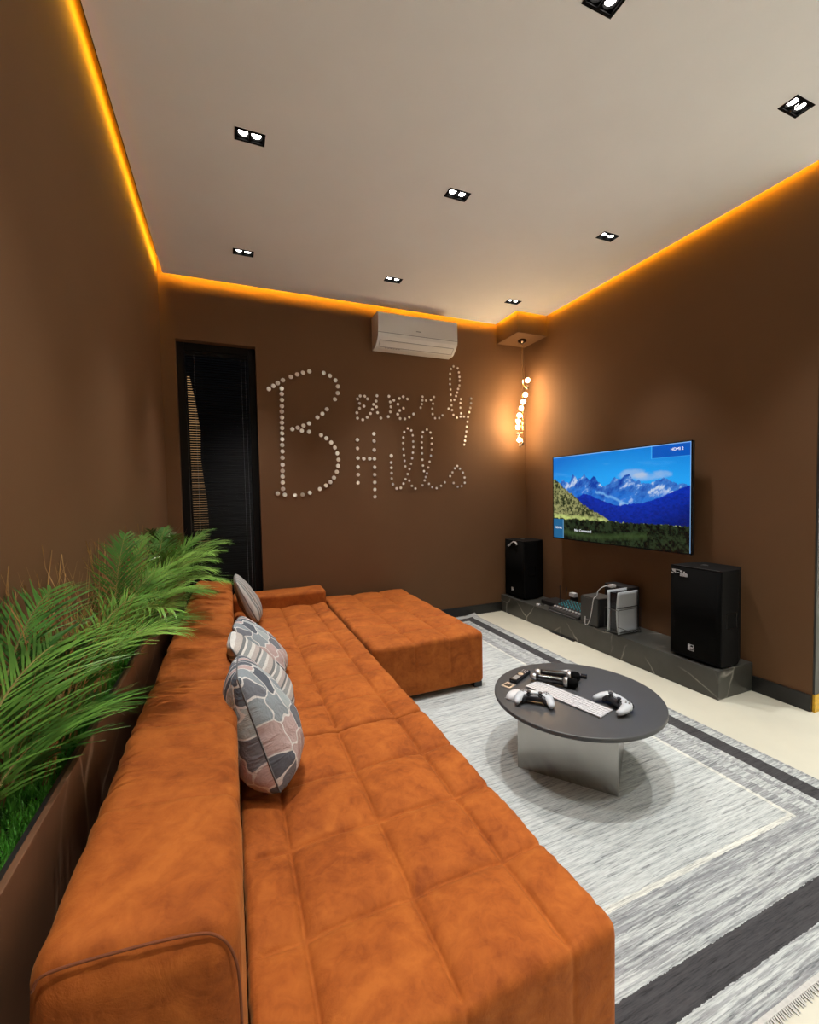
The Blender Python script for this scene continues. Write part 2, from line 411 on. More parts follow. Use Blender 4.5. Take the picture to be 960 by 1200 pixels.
# ================================================================== ROOM SHELL
XL, XR, YB, YF, ZC = -0.50, 3.29, 4.28, -2.6, 3.30
XH = 5.2                      # the open side room beyond the end of the right wall
YE = 1.486                    # where the right wall ends
ZT = 3.46
b = MB(); b.box((XL-0.15, YF-0.15, -0.08), (XH+0.15, YB+0.3, 0.0)); struct(b.build('floor', 'floor'))
b = MB(); b.box((XL-0.15, YF-0.15, 0), (XL, YB+0.3, ZT)); struct(b.build('wall_left', 'wall'))
WX0, WX1, WZ0, WZ1 = -0.388, 0.268, 0.10, 2.78
b = MB()
b.box((XL, YB, 0), (WX0, YB+0.3, ZT)); b.box((WX1, YB, 0), (XR+0.15, YB+0.3, ZT))
b.box((WX0, YB, 0), (WX1, YB+0.3, WZ0)); b.box((WX0, YB, WZ1), (WX1, YB+0.3, ZT))
struct(b.build('wall_back', 'wall'))
b = MB(); b.box((XR, YE, 0), (XR+0.15, YB, ZT)); struct(b.build('wall_right', 'wall'))
b = MB(); b.box((XR+0.15, YE, 0), (XH, YE+0.15, ZT)); struct(b.build('wall_hall', 'hallwhite'))
b = MB(); b.box((XH, YF, 0), (XH+0.15, YE+0.15, ZT)); struct(b.build('wall_far_right', 'hallwhite'))
b = MB(); b.box((XL, YF-0.15, 0), (XH, YF, ZT)); struct(b.build('wall_front', 'hallwhite'))
b = MB(); b.box((XR+0.004, YE-0.012, 0.112), (XR+0.5, YE-0.001, 3.2)); struct(b.build('trim_1', 'darkgreen'))
b = MB(); b.box((XR+0.004, YE-0.014, 0), (XR+0.5, YE-0.001, 0.108)); struct(b.build('trim_2', 'yellow'))
b = MB(); b.box((WX1+0.0, YB-0.014, 0), (2.924, YB, 0.105)); struct(b.build('baseboard_back', 'base', bevel=0.002))
b = MB(); b.box((XR-0.014, YE, 0), (XR, 1.812, 0.105)); struct(b.build('baseboard_right', 'base', bevel=0.002))
b = MB(); b.box((XL, -2.5, 0), (XL+0.014, YB, 0.105)); struct(b.build('baseboard_left', 'base'))
# boxed-in corner that carries the pendant
b = MB(); b.box((2.90, 3.885, 3.10), (XR, YB, ZT)); struct(b.build('trim_3', 'wall', bevel=0.003))

# floating ceiling with a light gap along the walls and square openings for the fixtures
FIX = [(x, y) for y in (3.675, 2.50, 1.325, 0.14, -1.04) for x in (0.165, 1.41, 2.69)] + [(4.4, 0.20), (4.4, -0.80), (4.4, -1.80)]  # side-room fixtures are unseen, added to bounce light onto the ceiling
HW, HH = 0.068, 0.034         # half size of an opening
GAP = 0.042; GAPB = 0.05
xs = {XL+GAP, 2.90-GAP, XR-GAP, XH}; ys = {YF, YE-GAP, 3.885-GAP, YB-GAPB}
for (x, y) in FIX: xs |= {x-HW, x+HW}; ys |= {y-HH, y+HH}
xs = sorted(xs); ys = sorted(ys)
def filled(i, j):
    if i < 0 or j < 0 or i >= len(xs)-1 or j >= len(ys)-1: return False
    x = (xs[i]+xs[i+1])/2; y = (ys[j]+ys[j+1])/2
    if x > XR-GAP and y > YE-GAP: return False
    if x > 2.90-GAP and y > 3.885-GAP: return False
    return not any(abs(x-fx) < HW and abs(y-fy) < HH for fx, fy in FIX)
b = MB(); Z2 = ZC+0.05
for i in range(len(xs)-1):
    for j in range(len(ys)-1):
        if not filled(i, j): continue
        x0, x1, y0, y1 = xs[i], xs[i+1], ys[j], ys[j+1]
        b.add([(x0,y0,ZC),(x1,y0,ZC),(x1,y1,ZC),(x0,y1,ZC)], [(3,2,1,0)])
        b.add([(x0,y0,Z2),(x1,y0,Z2),(x1,y1,Z2),(x0,y1,Z2)], [(0,1,2,3)])
        for (di, dj, p, q) in ((-1,0,(x0,y1),(x0,y0)), (1,0,(x1,y0),(x1,y1)), (0,-1,(x0,y0),(x1,y0)), (0,1,(x1,y1),(x0,y1))):
            if not filled(i+di, j+dj): b.add([(*p,ZC),(*q,ZC),(*q,Z2),(*p,Z2)], [(0,1,2,3)])
me = bpy.data.meshes.new('ceiling'); me.from_pydata(b.v, [], b.f)
bm = bmesh.new(); bm.from_mesh(me); bmesh.ops.remove_doubles(bm, verts=bm.verts, dist=1e-5); bmesh.ops.recalc_face_normals(bm, faces=bm.faces); bm.to_mesh(me); bm.free()
me.materials.append(MT['ceiling']); ceil = struct(bpy.data.objects.new('ceiling', me)); COL.objects.link(ceil)
b = MB(); b.box((XL-0.15, YF-0.15, ZT), (XH+0.15, YB+0.3, ZT+0.08)); struct(b.build('ceiling_slab', 'matblack'))
def led(a, c, mat='led'):
    o = MB().box(a, c).build('led_strip', mat, ceil); o['label'] = 'amber light strip on the ceiling edge'; return o
zs0, zs1 = ZC+0.030, ZC+0.042
led((XL+GAP-0.006, YF+0.05, zs0), (XL+GAP-0.001, YB-GAP, zs1))
led((XL+GAP, YB-GAPB-0.018, ZC+0.080), (2.90-GAP, YB-GAPB-0.011, ZC+0.087), 'led_back')
led((XR-GAP+0.001, YE, zs0), (XR-GAP+0.006, 3.885-GAP, zs1))
led((2.90-GAP+0.001, 3.885-GAP, zs0), (2.90-GAP+0.006, YB-GAP, zs1))
led((2.90-GAP, 3.885-GAP+0.001, zs0), (XR-GAP, 3.885-GAP+0.006, zs1))

# ------------------------------------------------------------------ ceiling fixtures
def downlight(i, x, y, label):
    t = thing('downlight', label, 'ceiling light', (x, y, ZC), 0, 'black twin spotlights in the white ceiling')
    f = MB(); w, h = 0.076, 0.042
    for (a, c) in (((-w,-h),(w,-HH+0.004)), ((-w,HH-0.004),(w,h)), ((-w,-HH+0.004),(-HW+0.004,HH-0.004)), ((HW-0.004,-HH+0.004),(w,HH-0.004)), ((-0.006,-HH+0.004),(0.006,HH-0.004))):
        f.box((a[0], a[1], -0.003), (c[0], c[1], 0.0))
    f.build('frame', 'matblack', t, local=True)
    r = MB(); W, H = HW-0.001, HH-0.001
    r.add([(-W,-H,0),(W,-H,0),(W,H,0),(-W,H,0),(-W,-H,0.05),(W,-H,0.05),(W,H,0.05),(-W,H,0.05)], [(0,1,5,4),(1,2,6,5),(2,3,7,6),(3,0,4,7),(4,5,6,7)])
    r.build('housing', 'matblack', t, local=True)
    for s in (-1, 1):
        lens = MB().lathe([(0.0215, 0.013), (0.0235, 0.016), (0.020, 0.024)], (0.033*s, 0, 0), 20).build('lens', 'lamp', t, local=True)
        ring = MB().lathe([(0.0300, 0.008), (0.0245, 0.015), (0.0245, 0.045), (0.0300, 0.045)], (0.033*s, 0, 0), 20, caps=False).build('reflector', 'matblack', t, smooth=True, local=True)
        ld = bpy.data.lights.new('spot', 'SPOT'); ld.energy = SPOT_W*(4.5 if x > 3.5 else 1.0); ld.color = (1.0, 0.98, 0.955); ld.shadow_soft_size = 0.016
        ld.spot_size = math.radians(74 if x > 3.5 else 64); ld.spot_blend = 1.0
        lo = bpy.data.objects.new('spot', ld); COL.objects.link(lo); lo.parent = t; lo.location = (0.033*s, 0, 0.010)
    return t
_row = {3.675: 'row nearest the back wall', 2.50: 'middle row', 1.325: 'row above the coffee table', 0.14: 'row overhead the camera', -1.04: 'row at the rear of the room', 0.20: 'first fill lamp added in the unseen side room', -0.80: 'second fill lamp added in the unseen side room', -1.80: 'last fill lamp added in the unseen side room'}
_colm = {0.165: 'on the window side', 1.41: 'in the middle of the ceiling', 2.69: 'on the television side', 4.4: 'near the white wall'}
for i, (x, y) in enumerate(FIX):
    downlight(i, x, y, 'black twin spotlight, %s, %s' % (_row[y], _colm[x]))

# ------------------------------------------------------------------ window with black frame and venetian blind
wn = MB(); fy0, fy1 = YB+0.075, YB+0.16
fw = 0.062
wn_o = MB().box((WX0, fy0, WZ0), (WX0+fw, fy1, WZ1)).box((WX1-fw, fy0, WZ0), (WX1, fy1, WZ1)).box((WX0+fw, fy0, WZ0), (WX1-fw, fy1, WZ0+fw)).box((WX0+fw, fy0, WZ1-fw), (WX1-fw, fy1, WZ1)).build('window_1', 'winframe', bevel=0.003)
struct(wn_o)
MB().box((WX0+fw, fy1-0.025, WZ0+fw), (WX1-fw, fy1-0.019, WZ1-fw)).build('pane', 'glass', wn_o)
bx0, bx1 = WX0+fw+0.004, WX1-fw-0.004
bt = thing('venetian_blind', 'black slatted venetian blind closed in the tall narrow window behind the palms', 'blind', ((bx0+bx1)/2, fy0+0.03, WZ0+fw))
MB().box((bx0, fy0+0.012, WZ1-fw-0.035), (bx1, fy0+0.05, WZ1-fw-0.002)).build('headrail', 'winframe', bt, bevel=0.002)
zz = WZ1-fw-0.05; k = 0; tl = math.radians(50)
sl = MB(); hx = (bx1-bx0)/2
# one curved slat, shared by all
P = []
for u in np.linspace(-1, 1, 5):
    yy = u*0.0125; zc_ = 0.0016*(1-u*u)
    P.append((yy*math.cos(tl)-zc_*math.sin(tl), yy*math.sin(tl)+zc_*math.cos(tl)))
V = [(sx*hx, p[0], p[1]) for p in P for sx in (-1, 1)]
sl.add(V, [(2*i, 2*i+1, 2*i+3, 2*i+2) for i in range(4)])
s0 = sl.build('slat', 'slat', None, smooth=True)
n_sl = int((zz-(WZ0+fw+0.02))/0.0215)
for i in range(n_sl):
    o = s0 if i == 0 else s0.copy()
    if i: COL.objects.link(o)
    o.location = ((bx0+bx1)/2 + random.uniform(-0.0015, 0.0015), fy0+0.031, zz - 0.0215*i); o.rotation_euler.x = random.uniform(-0.05, 0.05)
    mw = o.matrix_basis.copy(); o.parent = bt; o.matrix_parent_inverse = bt.matrix_basis.inverted()
for x in (bx0+0.07, bx1-0.06, bx1-0.025):
    MB().tube([(x, fy0+0.013, WZ1-fw-0.03), (x, fy0+0.013, WZ0+fw+0.02)], 0.0008, 5).build('ladder_cord', 'greyprint', bt)
MB().box((bx0, fy0+0.02, WZ0+fw+0.004), (bx1, fy0+0.042, WZ0+fw+0.018)).build('bottom_rail', 'blackgloss', bt)
# made-up glowing shape outside for the amber lines seen between the slats
oc = MB(); prof = [(0.0, 0.15), (0.8, 0.14), (1.35, 0.125), (1.8, 0.085), (2.1, 0.095), (2.4, 0.06), (2.65, 0.02)]
pr = [(-0.33, z) for z, _ in prof]; V = []; 
for z, wdt in prof:
    for yy in (5.0, 5.06): V += [(-0.36+0.02*(1-z/3), yy, z), (-0.36+0.02*(1-z/3)+wdt*1.05, yy, z)]
F = []
for i in range(len(prof)-1):
    a = i*4; F += [(a, a+1, a+5, a+4), (a+2, a+6, a+7, a+3), (a, a+4, a+6, a+2), (a+1, a+3, a+7, a+5)]
F += [(0, 2, 3, 1), (len(prof)*4-4, len(prof)*4-3, len(prof)*4-1, len(prof)*4-2)]
MT['outglow'] = emit('amber_glow', (1.0, 0.55, 0.25), 0.5)
tag(oc.add(V, F).build('amber_glow_strip', 'outglow'), 'made-up warm amber pillar outside seen between the blind slats', 'glow')

# ------------------------------------------------------------------ air conditioner
ac = thing('air_conditioner', 'white split air conditioner mounted high on the brown back wall', 'air conditioner', (1.835, YB, 2.865))
AX0, AX1 = 1.395, 2.275
pf = [(YB, 3.185), (YB-0.185, 3.19), (YB-0.202, 3.18), (YB-0.205, 3.165), (YB-0.205, 2.985), (YB-0.198, 2.955), (YB-0.175, 2.925), (YB-0.115, 2.875), (YB-0.09, 2.866), (YB, 2.862)]
b = MB(); n = len(pf)
b.add([(x, y, z) for x in (AX0, AX1) for (y, z) in pf], [tuple(range(n)), tuple(range(2*n-1, n-1, -1))] + [(i, n+i, n+(i+1) % n, (i+1) % n) for i in range(n)])
b.build('body', 'acwhite', ac, smooth=False, bevel=0.004)
b = MB(); b.box((AX0+0.003, YB-0.208, 2.995), (AX1-0.003, YB-0.204, 3.165)); b.build('front_panel', 'acwhite', ac, bevel=0.0015)
d = Vector((0, 0.06, -0.05)).normalized(); nrm = Vector((0, -0.05, -0.06)).normalized(); c0 = Vector(((AX0+AX1)/2, YB-0.145, 2.90)) + nrm*0.002
MB().obox(c0, (0.405, 0, 0), d*0.033, nrm*0.002).build('louvre', 'acwhite', ac, bevel=0.001)
b = MB(); b.obox(c0-d*0.036, (0.41, 0, 0), d*0.0015, nrm*0.0015); b.obox(c0+d*0.036, (0.41, 0, 0), d*0.0025, nrm*0.0015); b.obox(c0+Vector((0.409,0,0)), (0.0015,0,0), d*0.036, nrm*0.0015); b.obox(c0-Vector((0.409,0,0)), (0.0015,0,0), d*0.036, nrm*0.0015)
b.build('louvre_gap', 'acgrey', ac)
b = MB(); b.box((AX0, YB-0.2065, 2.985), (AX1, YB-0.2045, 2.990)); b.build('panel_seam', 'acgrey', ac)
b = MB(); b.box((1.80, YB-0.2095, 3.03), (1.855, YB-0.2075, 3.038)); b.build('badge', 'acgrey', ac)
b = MB()
for i in range(6): b.obox(c0+d*0.046+Vector((-0.33+0.028*i, 0, 0)), (0.010, 0, 0), d*0.003, nrm*0.001)
b.build('marking', 'greyprint', ac)

# ------------------------------------------------------------------ lettering of domed mirror discs on the back wall
DISCM = {}
def disc_mesh(r):
    if r not in DISCM:
        b = MB(); b.lathe([(r, 0.0), (r, 0.003), (r*0.93, 0.0050), (r*0.72, 0.0058), (r*0.42, 0.0062), (r*0.30, 0.0054), (r*0.14, 0.0052)], (0, 0, 0), 14, 'y')
        o = b.build('mirror_disc', 'mirror', None, smooth=True); DISCM[r] = o.data; bpy.data.objects.remove(o)
    return DISCM[r]
def lettering(name, label, dots):
    mx = sum(d[0] for d in dots)/len(dots); mz = min(d[1] for d in dots)
    t = thing(name, label, 'lettering', (mx, YB, mz))
    for (x, z, r) in dots:
        o = bpy.data.objects.new('mirror_disc', disc_mesh(r)); COL.objects.link(o); o.parent = t
        o.location = (x-mx, -0.0035, z-mz); o.rotation_euler = (random.uniform(-0.22, 0.22), 0, random.uniform(-0.22, 0.22))
DOTS_B = [(0.374,2.403,0.021),(0.415,2.434,0.021),(0.456,2.463,0.021),(0.504,2.494,0.021),(0.578,2.531,0.021),(0.638,2.559,0.021),(0.693,2.58,0.021),(0.754,2.598,0.021),(0.893,2.595,0.021),(0.953,2.573,0.021),(1.007,2.534,0.021),(1.03,2.476,0.021),(1.027,2.411,0.021),(0.997,2.348,0.021),(0.914,2.245,0.021),(0.869,2.199,0.021),(0.819,2.161,0.021),(0.737,2.1,0.021),(0.683,2.075,0.021),(0.628,2.054,0.021),(0.577,2.038,0.021),(0.666,2.026,0.021),(0.734,2.019,0.021),(0.849,1.991,0.021),(0.901,1.961,0.021),(0.948,1.921,0.021),(0.983,1.872,0.021),(1.006,1.816,0.021),(1.016,1.753,0.021),(1.01,1.691,0.021),(0.996,1.632,0.021),(0.966,1.574,0.021),(0.929,1.53,0.021),(0.885,1.497,0.021),(0.822,1.464,0.021),(0.725,1.428,0.021),(0.655,1.41,0.021),(0.583,1.405,0.021),(0.488,1.413,0.021),(0.424,1.426,0.021),(0.49,2.415,0.021),(0.489,2.365,0.021),(0.489,2.309,0.021),(0.487,2.25,0.021),(0.485,2.2,0.021),(0.484,2.144,0.021),(0.483,2.095,0.021),(0.483,2.045,0.021),(0.481,1.994,0.021),(0.481,1.939,0.021),(0.479,1.884,0.021),(0.479,1.824,0.021),(0.478,1.764,0.021),(0.477,1.698,0.021),(0.475,1.64,0.021),(0.474,1.586,0.021),(0.473,1.53,0.021),(0.474,1.469,0.021)]
DOTS_UPPER = [(1.257,2.398,0.015),(1.304,2.398,0.015),(1.334,2.374,0.015),(1.228,2.366,0.015),(1.248,2.322,0.015),(1.294,2.297,0.015),(1.247,2.273,0.015),(1.218,2.227,0.015),(1.223,2.173,0.015),(1.278,2.16,0.015),(1.326,2.186,0.015),(1.361,2.227,0.015),(1.383,2.271,0.015),(1.397,2.321,0.015),(1.435,2.412,0.015),(1.425,2.357,0.015),(1.426,2.298,0.015),(1.438,2.24,0.015),(1.473,2.187,0.015),(1.566,2.416,0.015),(1.579,2.358,0.015),(1.619,2.378,0.015),(1.584,2.308,0.015),(1.578,2.255,0.015),(1.554,2.205,0.015),(1.726,2.422,0.015),(1.682,2.401,0.015),(1.773,2.401,0.015),(1.665,2.339,0.015),(1.726,2.301,0.015),(1.683,2.276,0.015),(1.659,2.235,0.015),(1.686,2.192,0.015),(1.74,2.191,0.015),(1.79,2.211,0.015),(1.841,2.247,0.015),(1.949,2.437,0.013),(1.946,2.397,0.013),(1.939,2.357,0.013),(1.924,2.318,0.013),(1.99,2.398,0.013),(2.048,2.408,0.013),(2.085,2.443,0.013),(2.073,2.369,0.013),(2.062,2.314,0.013),(2.065,2.258,0.013),(2.094,2.215,0.013),(2.144,2.219,0.013),(2.186,2.251,0.013),(2.261,2.328,0.013),(2.331,2.793,0.013),(2.298,2.761,0.013),(2.287,2.708,0.013),(2.285,2.653,0.013),(2.284,2.596,0.013),(2.29,2.539,0.013),(2.291,2.482,0.013),(2.294,2.42,0.013),(2.298,2.366,0.013),(2.305,2.314,0.013),(2.32,2.262,0.013),(2.365,2.234,0.013),(2.383,2.777,0.013),(2.396,2.733,0.013),(2.404,2.685,0.013),(2.405,2.644,0.013),(2.401,2.591,0.013),(2.385,2.551,0.013),(2.371,2.511,0.013),(2.357,2.471,0.013),(2.336,2.428,0.013),(2.417,2.442,0.013),(2.411,2.398,0.013),(2.41,2.346,0.013),(2.417,2.285,0.013),(2.411,2.248,0.013),(2.455,2.249,0.013),(2.55,2.457,0.013),(2.546,2.405,0.013),(2.536,2.352,0.013),(2.523,2.302,0.013),(2.505,2.248,0.013),(2.498,2.195,0.013),(2.488,2.139,0.013),(2.482,2.085,0.013),(2.47,2.03,0.013),(2.463,1.98,0.013),(2.452,1.938,0.013)]
DOTS_LOWER = [(1.216,1.955,0.019),(1.215,1.869,0.019),(1.217,1.771,0.019),(1.215,1.681,0.019),(1.216,1.603,0.019),(1.212,1.521,0.019),(1.392,2.022,0.019),(1.393,1.948,0.019),(1.393,1.857,0.019),(1.279,1.766,0.019),(1.342,1.767,0.019),(1.393,1.766,0.019),(1.393,1.68,0.019),(1.391,1.602,0.019),(1.39,1.525,0.019),(1.389,1.451,0.019),(1.389,1.376,0.019),(1.578,1.8,0.019),(1.575,1.731,0.015),(1.576,1.675,0.015),(1.577,1.619,0.015),(1.577,1.562,0.015),(1.589,1.502,0.015),(1.631,1.458,0.015),(1.677,1.464,0.015),(1.77,2.092,0.013),(1.811,2.073,0.013),(1.826,2.021,0.013),(1.831,1.956,0.013),(1.832,1.897,0.013),(1.825,1.837,0.013),(1.815,1.778,0.013),(1.8,1.718,0.013),(1.782,1.663,0.013),(1.759,1.609,0.013),(1.733,1.555,0.013),(1.709,1.509,0.013),(1.73,2.053,0.013),(1.718,1.995,0.013),(1.714,1.935,0.013),(1.716,1.873,0.013),(1.721,1.809,0.013),(1.727,1.75,0.013),(1.734,1.691,0.013),(1.777,1.538,0.013),(1.806,1.484,0.013),(1.847,1.455,0.013),(1.993,2.088,0.013),(1.946,2.06,0.013),(2.035,2.057,0.013),(1.934,2.009,0.013),(1.93,1.949,0.013),(1.93,1.892,0.013),(1.932,1.832,0.013),(1.934,1.764,0.013),(1.94,1.7,0.013),(1.951,1.64,0.013),(1.97,1.578,0.013),(1.957,1.541,0.013),(1.93,1.489,0.013),(2.05,1.997,0.013),(2.049,1.938,0.013),(2.046,1.874,0.013),(2.036,1.809,0.013),(2.019,1.743,0.013),(2.002,1.68,0.013),(1.985,1.617,0.013),(2.007,1.504,0.013),(2.045,1.468,0.013),(2.098,1.456,0.013),(2.154,1.481,0.013),(2.2,1.518,0.013),(2.268,1.586,0.013),(2.298,1.627,0.013),(2.329,1.672,0.013),(2.36,1.699,0.013),(2.393,1.668,0.013),(2.431,1.625,0.013),(2.451,1.571,0.013),(2.452,1.511,0.013),(2.411,1.474,0.013),(2.361,1.467,0.013),(2.31,1.51,0.013)]
lettering('dotted_initial', 'big capital B of round mirror discs stuck on the back wall', DOTS_B)
lettering('dotted_word', 'upper script word of small mirror discs reading everly right of the big capital', DOTS_UPPER)
lettering('dotted_word', 'lower script word of small mirror discs reading Hills below the upper word', DOTS_LOWER)

# ------------------------------------------------------------------ pendant in the corner
PX, PY = 3.097, 4.07
pt = thing('pendant_light', 'slim pendant light with a spiral of glowing glass globes in the far corner', 'pendant light', (PX, PY, 1.93))
MB().lathe([(0.0, 3.10), (0.046, 3.10), (0.046, 3.078), (0.040, 3.072), (0.012, 3.070), (0.008, 3.05)][1:], (PX, PY, 0), 24).build('canopy', 'bronze', pt, smooth=True)
MB().tube([(PX, PY, 3.075), (PX, PY, 1.945)], 0.0055, 10).build('rod', 'brass', pt)
MB().lathe([(0.006, 1.93), (0.011, 1.935), (0.011, 1.95), (0.006, 1.955)], (PX, PY, 0), 12).build('finial', 'bronze', pt)
gl = [(492,1),(560,0),(625,1),(685,1),(742,1),(800,1),(850,1),(900,1),(962,0),(1010,1),(1062,0)]
for (yy, lit) in gl:
    z = 2.702 - (380+yy/7.5-440)/105.0
    th = 0.25 + (yy-492)/(890-492)*PI*0.95
    ofs = Vector((0.92, -0.38, 0))*math.cos(th)*0.056 + Vector((-0.38, -0.92, 0))*math.sin(th)*0.056
    c = Vector((PX, PY, z)) + ofs
    g = MB().sphere(c, 0.023 if lit else 0.021, 14).build('globe', 'glow_bulb' if lit else 'crystal', pt, smooth=True)
    if not lit: g['label'] = 'clear unlit glass globe'
    cp = MB().tube([Vector((PX, PY, z+0.012)), Vector((PX, PY, z+0.012))+ofs*0.55, c-ofs*0.3], [0.004, 0.004, 0.009], 8).build('arm', 'brass', g)

# ------------------------------------------------------------------ television
TX = 3.175
ty0, ty1, tz0, tz1 = 2.17, 3.668, 0.900, 1.757
tv = thing('television', 'large flat wall television showing blue mountains', 'television', (TX, (ty0+ty1)/2, tz0))
MB().box((TX, ty0, tz0), (TX+0.028, ty1, tz1)).build('back_cover', 'black', tv, bevel=0.004)
MB().box((TX+0.028, 2.55, 1.02), (TX+0.06, 3.3, 1.5)).build('rear_housing', 'black', tv, bevel=0.01)
MB().box((TX+0.055, 2.7, 1.12), (XR-0.001, 2.74, 1.45)).box((TX+0.055, 3.1, 1.12), (XR-0.001, 3.14, 1.45)).build('wall_bracket', 'black', tv)
b = MB(); e = 0.008
for (a, c) in (((ty0, tz0), (ty1, tz0+e+0.004)), ((ty0, tz1-e), (ty1, tz1)), ((ty0, tz0), (ty0+e, tz1)), ((ty1-e, tz0), (ty1, tz1))):
    b.box((TX-0.004, a[0], a[1]), (TX+0.001, c[0], c[1]))
b.build('bezel', 'blackgloss', tv)
def screen_picture(nu, nv):
    u = np.linspace(0, 1, nu)[None, :].repeat(nv, 0); v = np.linspace(0, 1, nv)[:, None].repeat(nu, 1)
    def fbm1(x, seed, octs=7, gain=0.55, base=4.0):
        g = np.random.default_rng(seed); t = np.zeros_like(x); a = 1.0; f = base
        for _ in range(octs):
            tab = g.uniform(-1, 1, 4096); i = np.floor(x*f).astype(int); w = x*f-i; t = t + a*((1-w)*tab[i % 4096] + w*tab[(i+1) % 4096]); a *= gain; f *= 2
        return t
    def fbm2(x, y, seed, octs=5, base=6.0, gain=0.55):
        g = np.random.default_rng(seed); t = np.zeros_like(x); a = 1.0; f = base
        for _ in range(octs):
            T = g.uniform(-1, 1, (256, 256)); X = x*f; Y = y*f; i = np.floor(X).astype(int); j = np.floor(Y).astype(int); p = X-i; q = Y-j
            p = p*p*(3-2*p); q = q*q*(3-2*q)
            t = t + a*((1-p)*(1-q)*T[i%256, j%256] + p*(1-q)*T[(i+1)%256, j%256] + (1-p)*q*T[i%256, (j+1)%256] + p*q*T[(i+1)%256, (j+1)%256]); a *= gain; f *= 2
        return t
    def put(mask, c):
        m = np.clip(mask, 0, 1)[..., None]; c = np.array(c, float)
        nonlocal img
        img = img*(1-m) + c*m
    S = lambda h: (np.array(h)/255.0)**2.2
    sky = np.clip(1.1*v/0.4 + 0.35*np.sin(PI*u) - 0.25*(1-u), 0, 1)[..., None]
    img = S([8, 112, 205])*(1-sky) + S([38, 158, 240])*sky
    cl = np.clip(fbm2(u*1.0+v*1.5, v*5-u*1.2, 3, 5, 3)*0.8-0.45, 0, 1)*np.clip(1-np.abs(v-0.15)/0.2, 0, 1); put(cl*0.5, S([110, 185, 240]))
    cw = np.clip(1.3-((u-0.66)/0.10)**2-((v-0.27)/0.055)**2 + 0.7*fbm2(u, v, 5, 5, 9), 0, 1)+np.clip(1.2-((u-0.78)/0.11)**2-((v-0.285)/0.05)**2+0.7*fbm2(u, v, 6, 5, 9), 0, 1); put(cw*0.55, S([170, 190, 220]))
    kx = [0, .09, .15, .19, .23, .29, .33, .37, .41, .45, .48, .53, .57, .62, .66, .71, .76, .82, .86, .92, 1]
    ky = [.34, .30, .33, .225, .30, .215, .30, .26, .32, .40, .36, .28, .30, .245, .30, .35, .37, .32, .33, .36, .40]
    rid = np.interp(u, kx, ky) + 0.016*fbm1(u, 11, 6, 0.6, 30)
    m = (v > rid)
    rock = fbm2(u*3+v*1.2, v*1.6, 12, 6, 7, 0.65)
    k = np.clip(0.5+0.5*rock, 0, 1)[..., None]
    mc = S([18, 62, 160])*(1-k) + S([70, 135, 215])*k
    hi = np.clip(rock*1.6-0.85, 0, 1)[..., None]; mc = mc*(1-hi) + S([190, 205, 230])*hi
    put(m, mc)
    band = np.clip((v-rid-0.10)/0.06, 0, 1)*(0.6+0.4*fbm2(u*2, v*3, 13, 4, 8)); put(band*0.75*m, S([36, 118, 215]))
    snow = np.clip(1-np.abs(v-(0.44+0.13*np.clip((u-.42)/.2, 0, 1)+0.012*fbm1(u, 14, 5, 0.6, 20)))/0.022, 0, 1)*((u > .38)&(u < .66)); put(snow*0.8, S([120, 180, 235]))
    hx = [0, .16, .22, .28, .32, .40, .48, .55, .63, .72, .80, .90, 1]; hy = [.60, .56, .50, .455, .46, .515, .55, .585, .565, .555, .52, .45, .385]
    h2 = np.interp(u, hx, hy)+0.006*fbm1(u, 15, 6, 0.65, 40)
    f = np.clip((v-h2)/0.3, 0, 1)[..., None]; tex = (0.5+0.5*np.clip(fbm2(u*3, v*3, 16, 5, 22), -1, 1))[..., None]
    put(v > h2, (S([14, 48, 165])*(1-f)+S([8, 30, 105])*f)*(0.75+0.5*tex))
    lh = np.interp(u, [0, .05, .10, .18, .24, .30, .38, .46, .52], [.265, .31, .38, .46, .53, .60, .665, .715, .765])+0.010*fbm1(u, 17, 6, 0.7, 50)
    tr = np.clip(0.5+0.75*fbm2(u*3.5, v*2, 18, 5, 20, 0.7), 0, 1)[..., None]
    put(v > lh, S([38, 48, 30])*(1-tr)+S([150, 150, 100])*tr)
    mea = np.clip((v-(0.69+0.05*u))/0.03, 0, 1)*(v > lh)*(0.55+0.45*np.clip(fbm2(u*2, v*2, 19, 4, 14)+.3, -1, 1)); put(mea, S([190, 205, 120]))
    fg = np.clip((v-(0.755+0.01*fbm1(u, 20, 5, .6, 60)-0.0*u))/0.008, 0, 1)
    g2 = np.clip(0.45+0.8*fbm2(u*3, v*1.7, 21, 5, 18, 0.7), 0, 1)[..., None]
    put(fg, S([8, 15, 14])*(1-g2)+S([42, 55, 36])*g2)
    lawn = np.clip(1-np.abs(v-(0.90+0.04*np.sin(u*5)))/0.05, 0, 1)*(u < .75); put(lawn*0.6, S([62, 82, 46]))
    put(((u < .098)&(v > .765)).astype(float), S([36, 96, 140])); put(((u > .094)&(u < .099)&(v > .765)).astype(float), S([110, 160, 195]))
    bx = ((u > .78)&(v < .125)).astype(float); put(bx, S([8, 86, 185]))
    put((((u > .776)&(u < .78)&(v < .125))|((v > .122)&(v < .128)&(u > .776))).astype(float)*.6, S([80, 190, 255]))
    put(((v < .006)|(u > .996)).astype(float)*.8, S([150, 200, 250]))
    return img
NU, NV = 360, 204
img = screen_picture(NU, NV)
sy = np.linspace(ty1-e, ty0+e, NU); sz = np.linspace(tz1-e, tz0+e+0.004, NV)
V = np.empty((NV, NU, 3)); V[..., 0] = TX-0.0015; V[..., 1] = sy[None, :]; V[..., 2] = sz[:, None]
idx = np.arange(NV*NU).reshape(NV, NU)
F = np.stack([idx[:-1, :-1], idx[1:, :-1], idx[1:, 1:], idx[:-1, 1:]], -1).reshape(-1, 4)
me = bpy.data.meshes.new('screen'); me.from_pydata(V.reshape(-1, 3).tolist(), [], F.tolist())
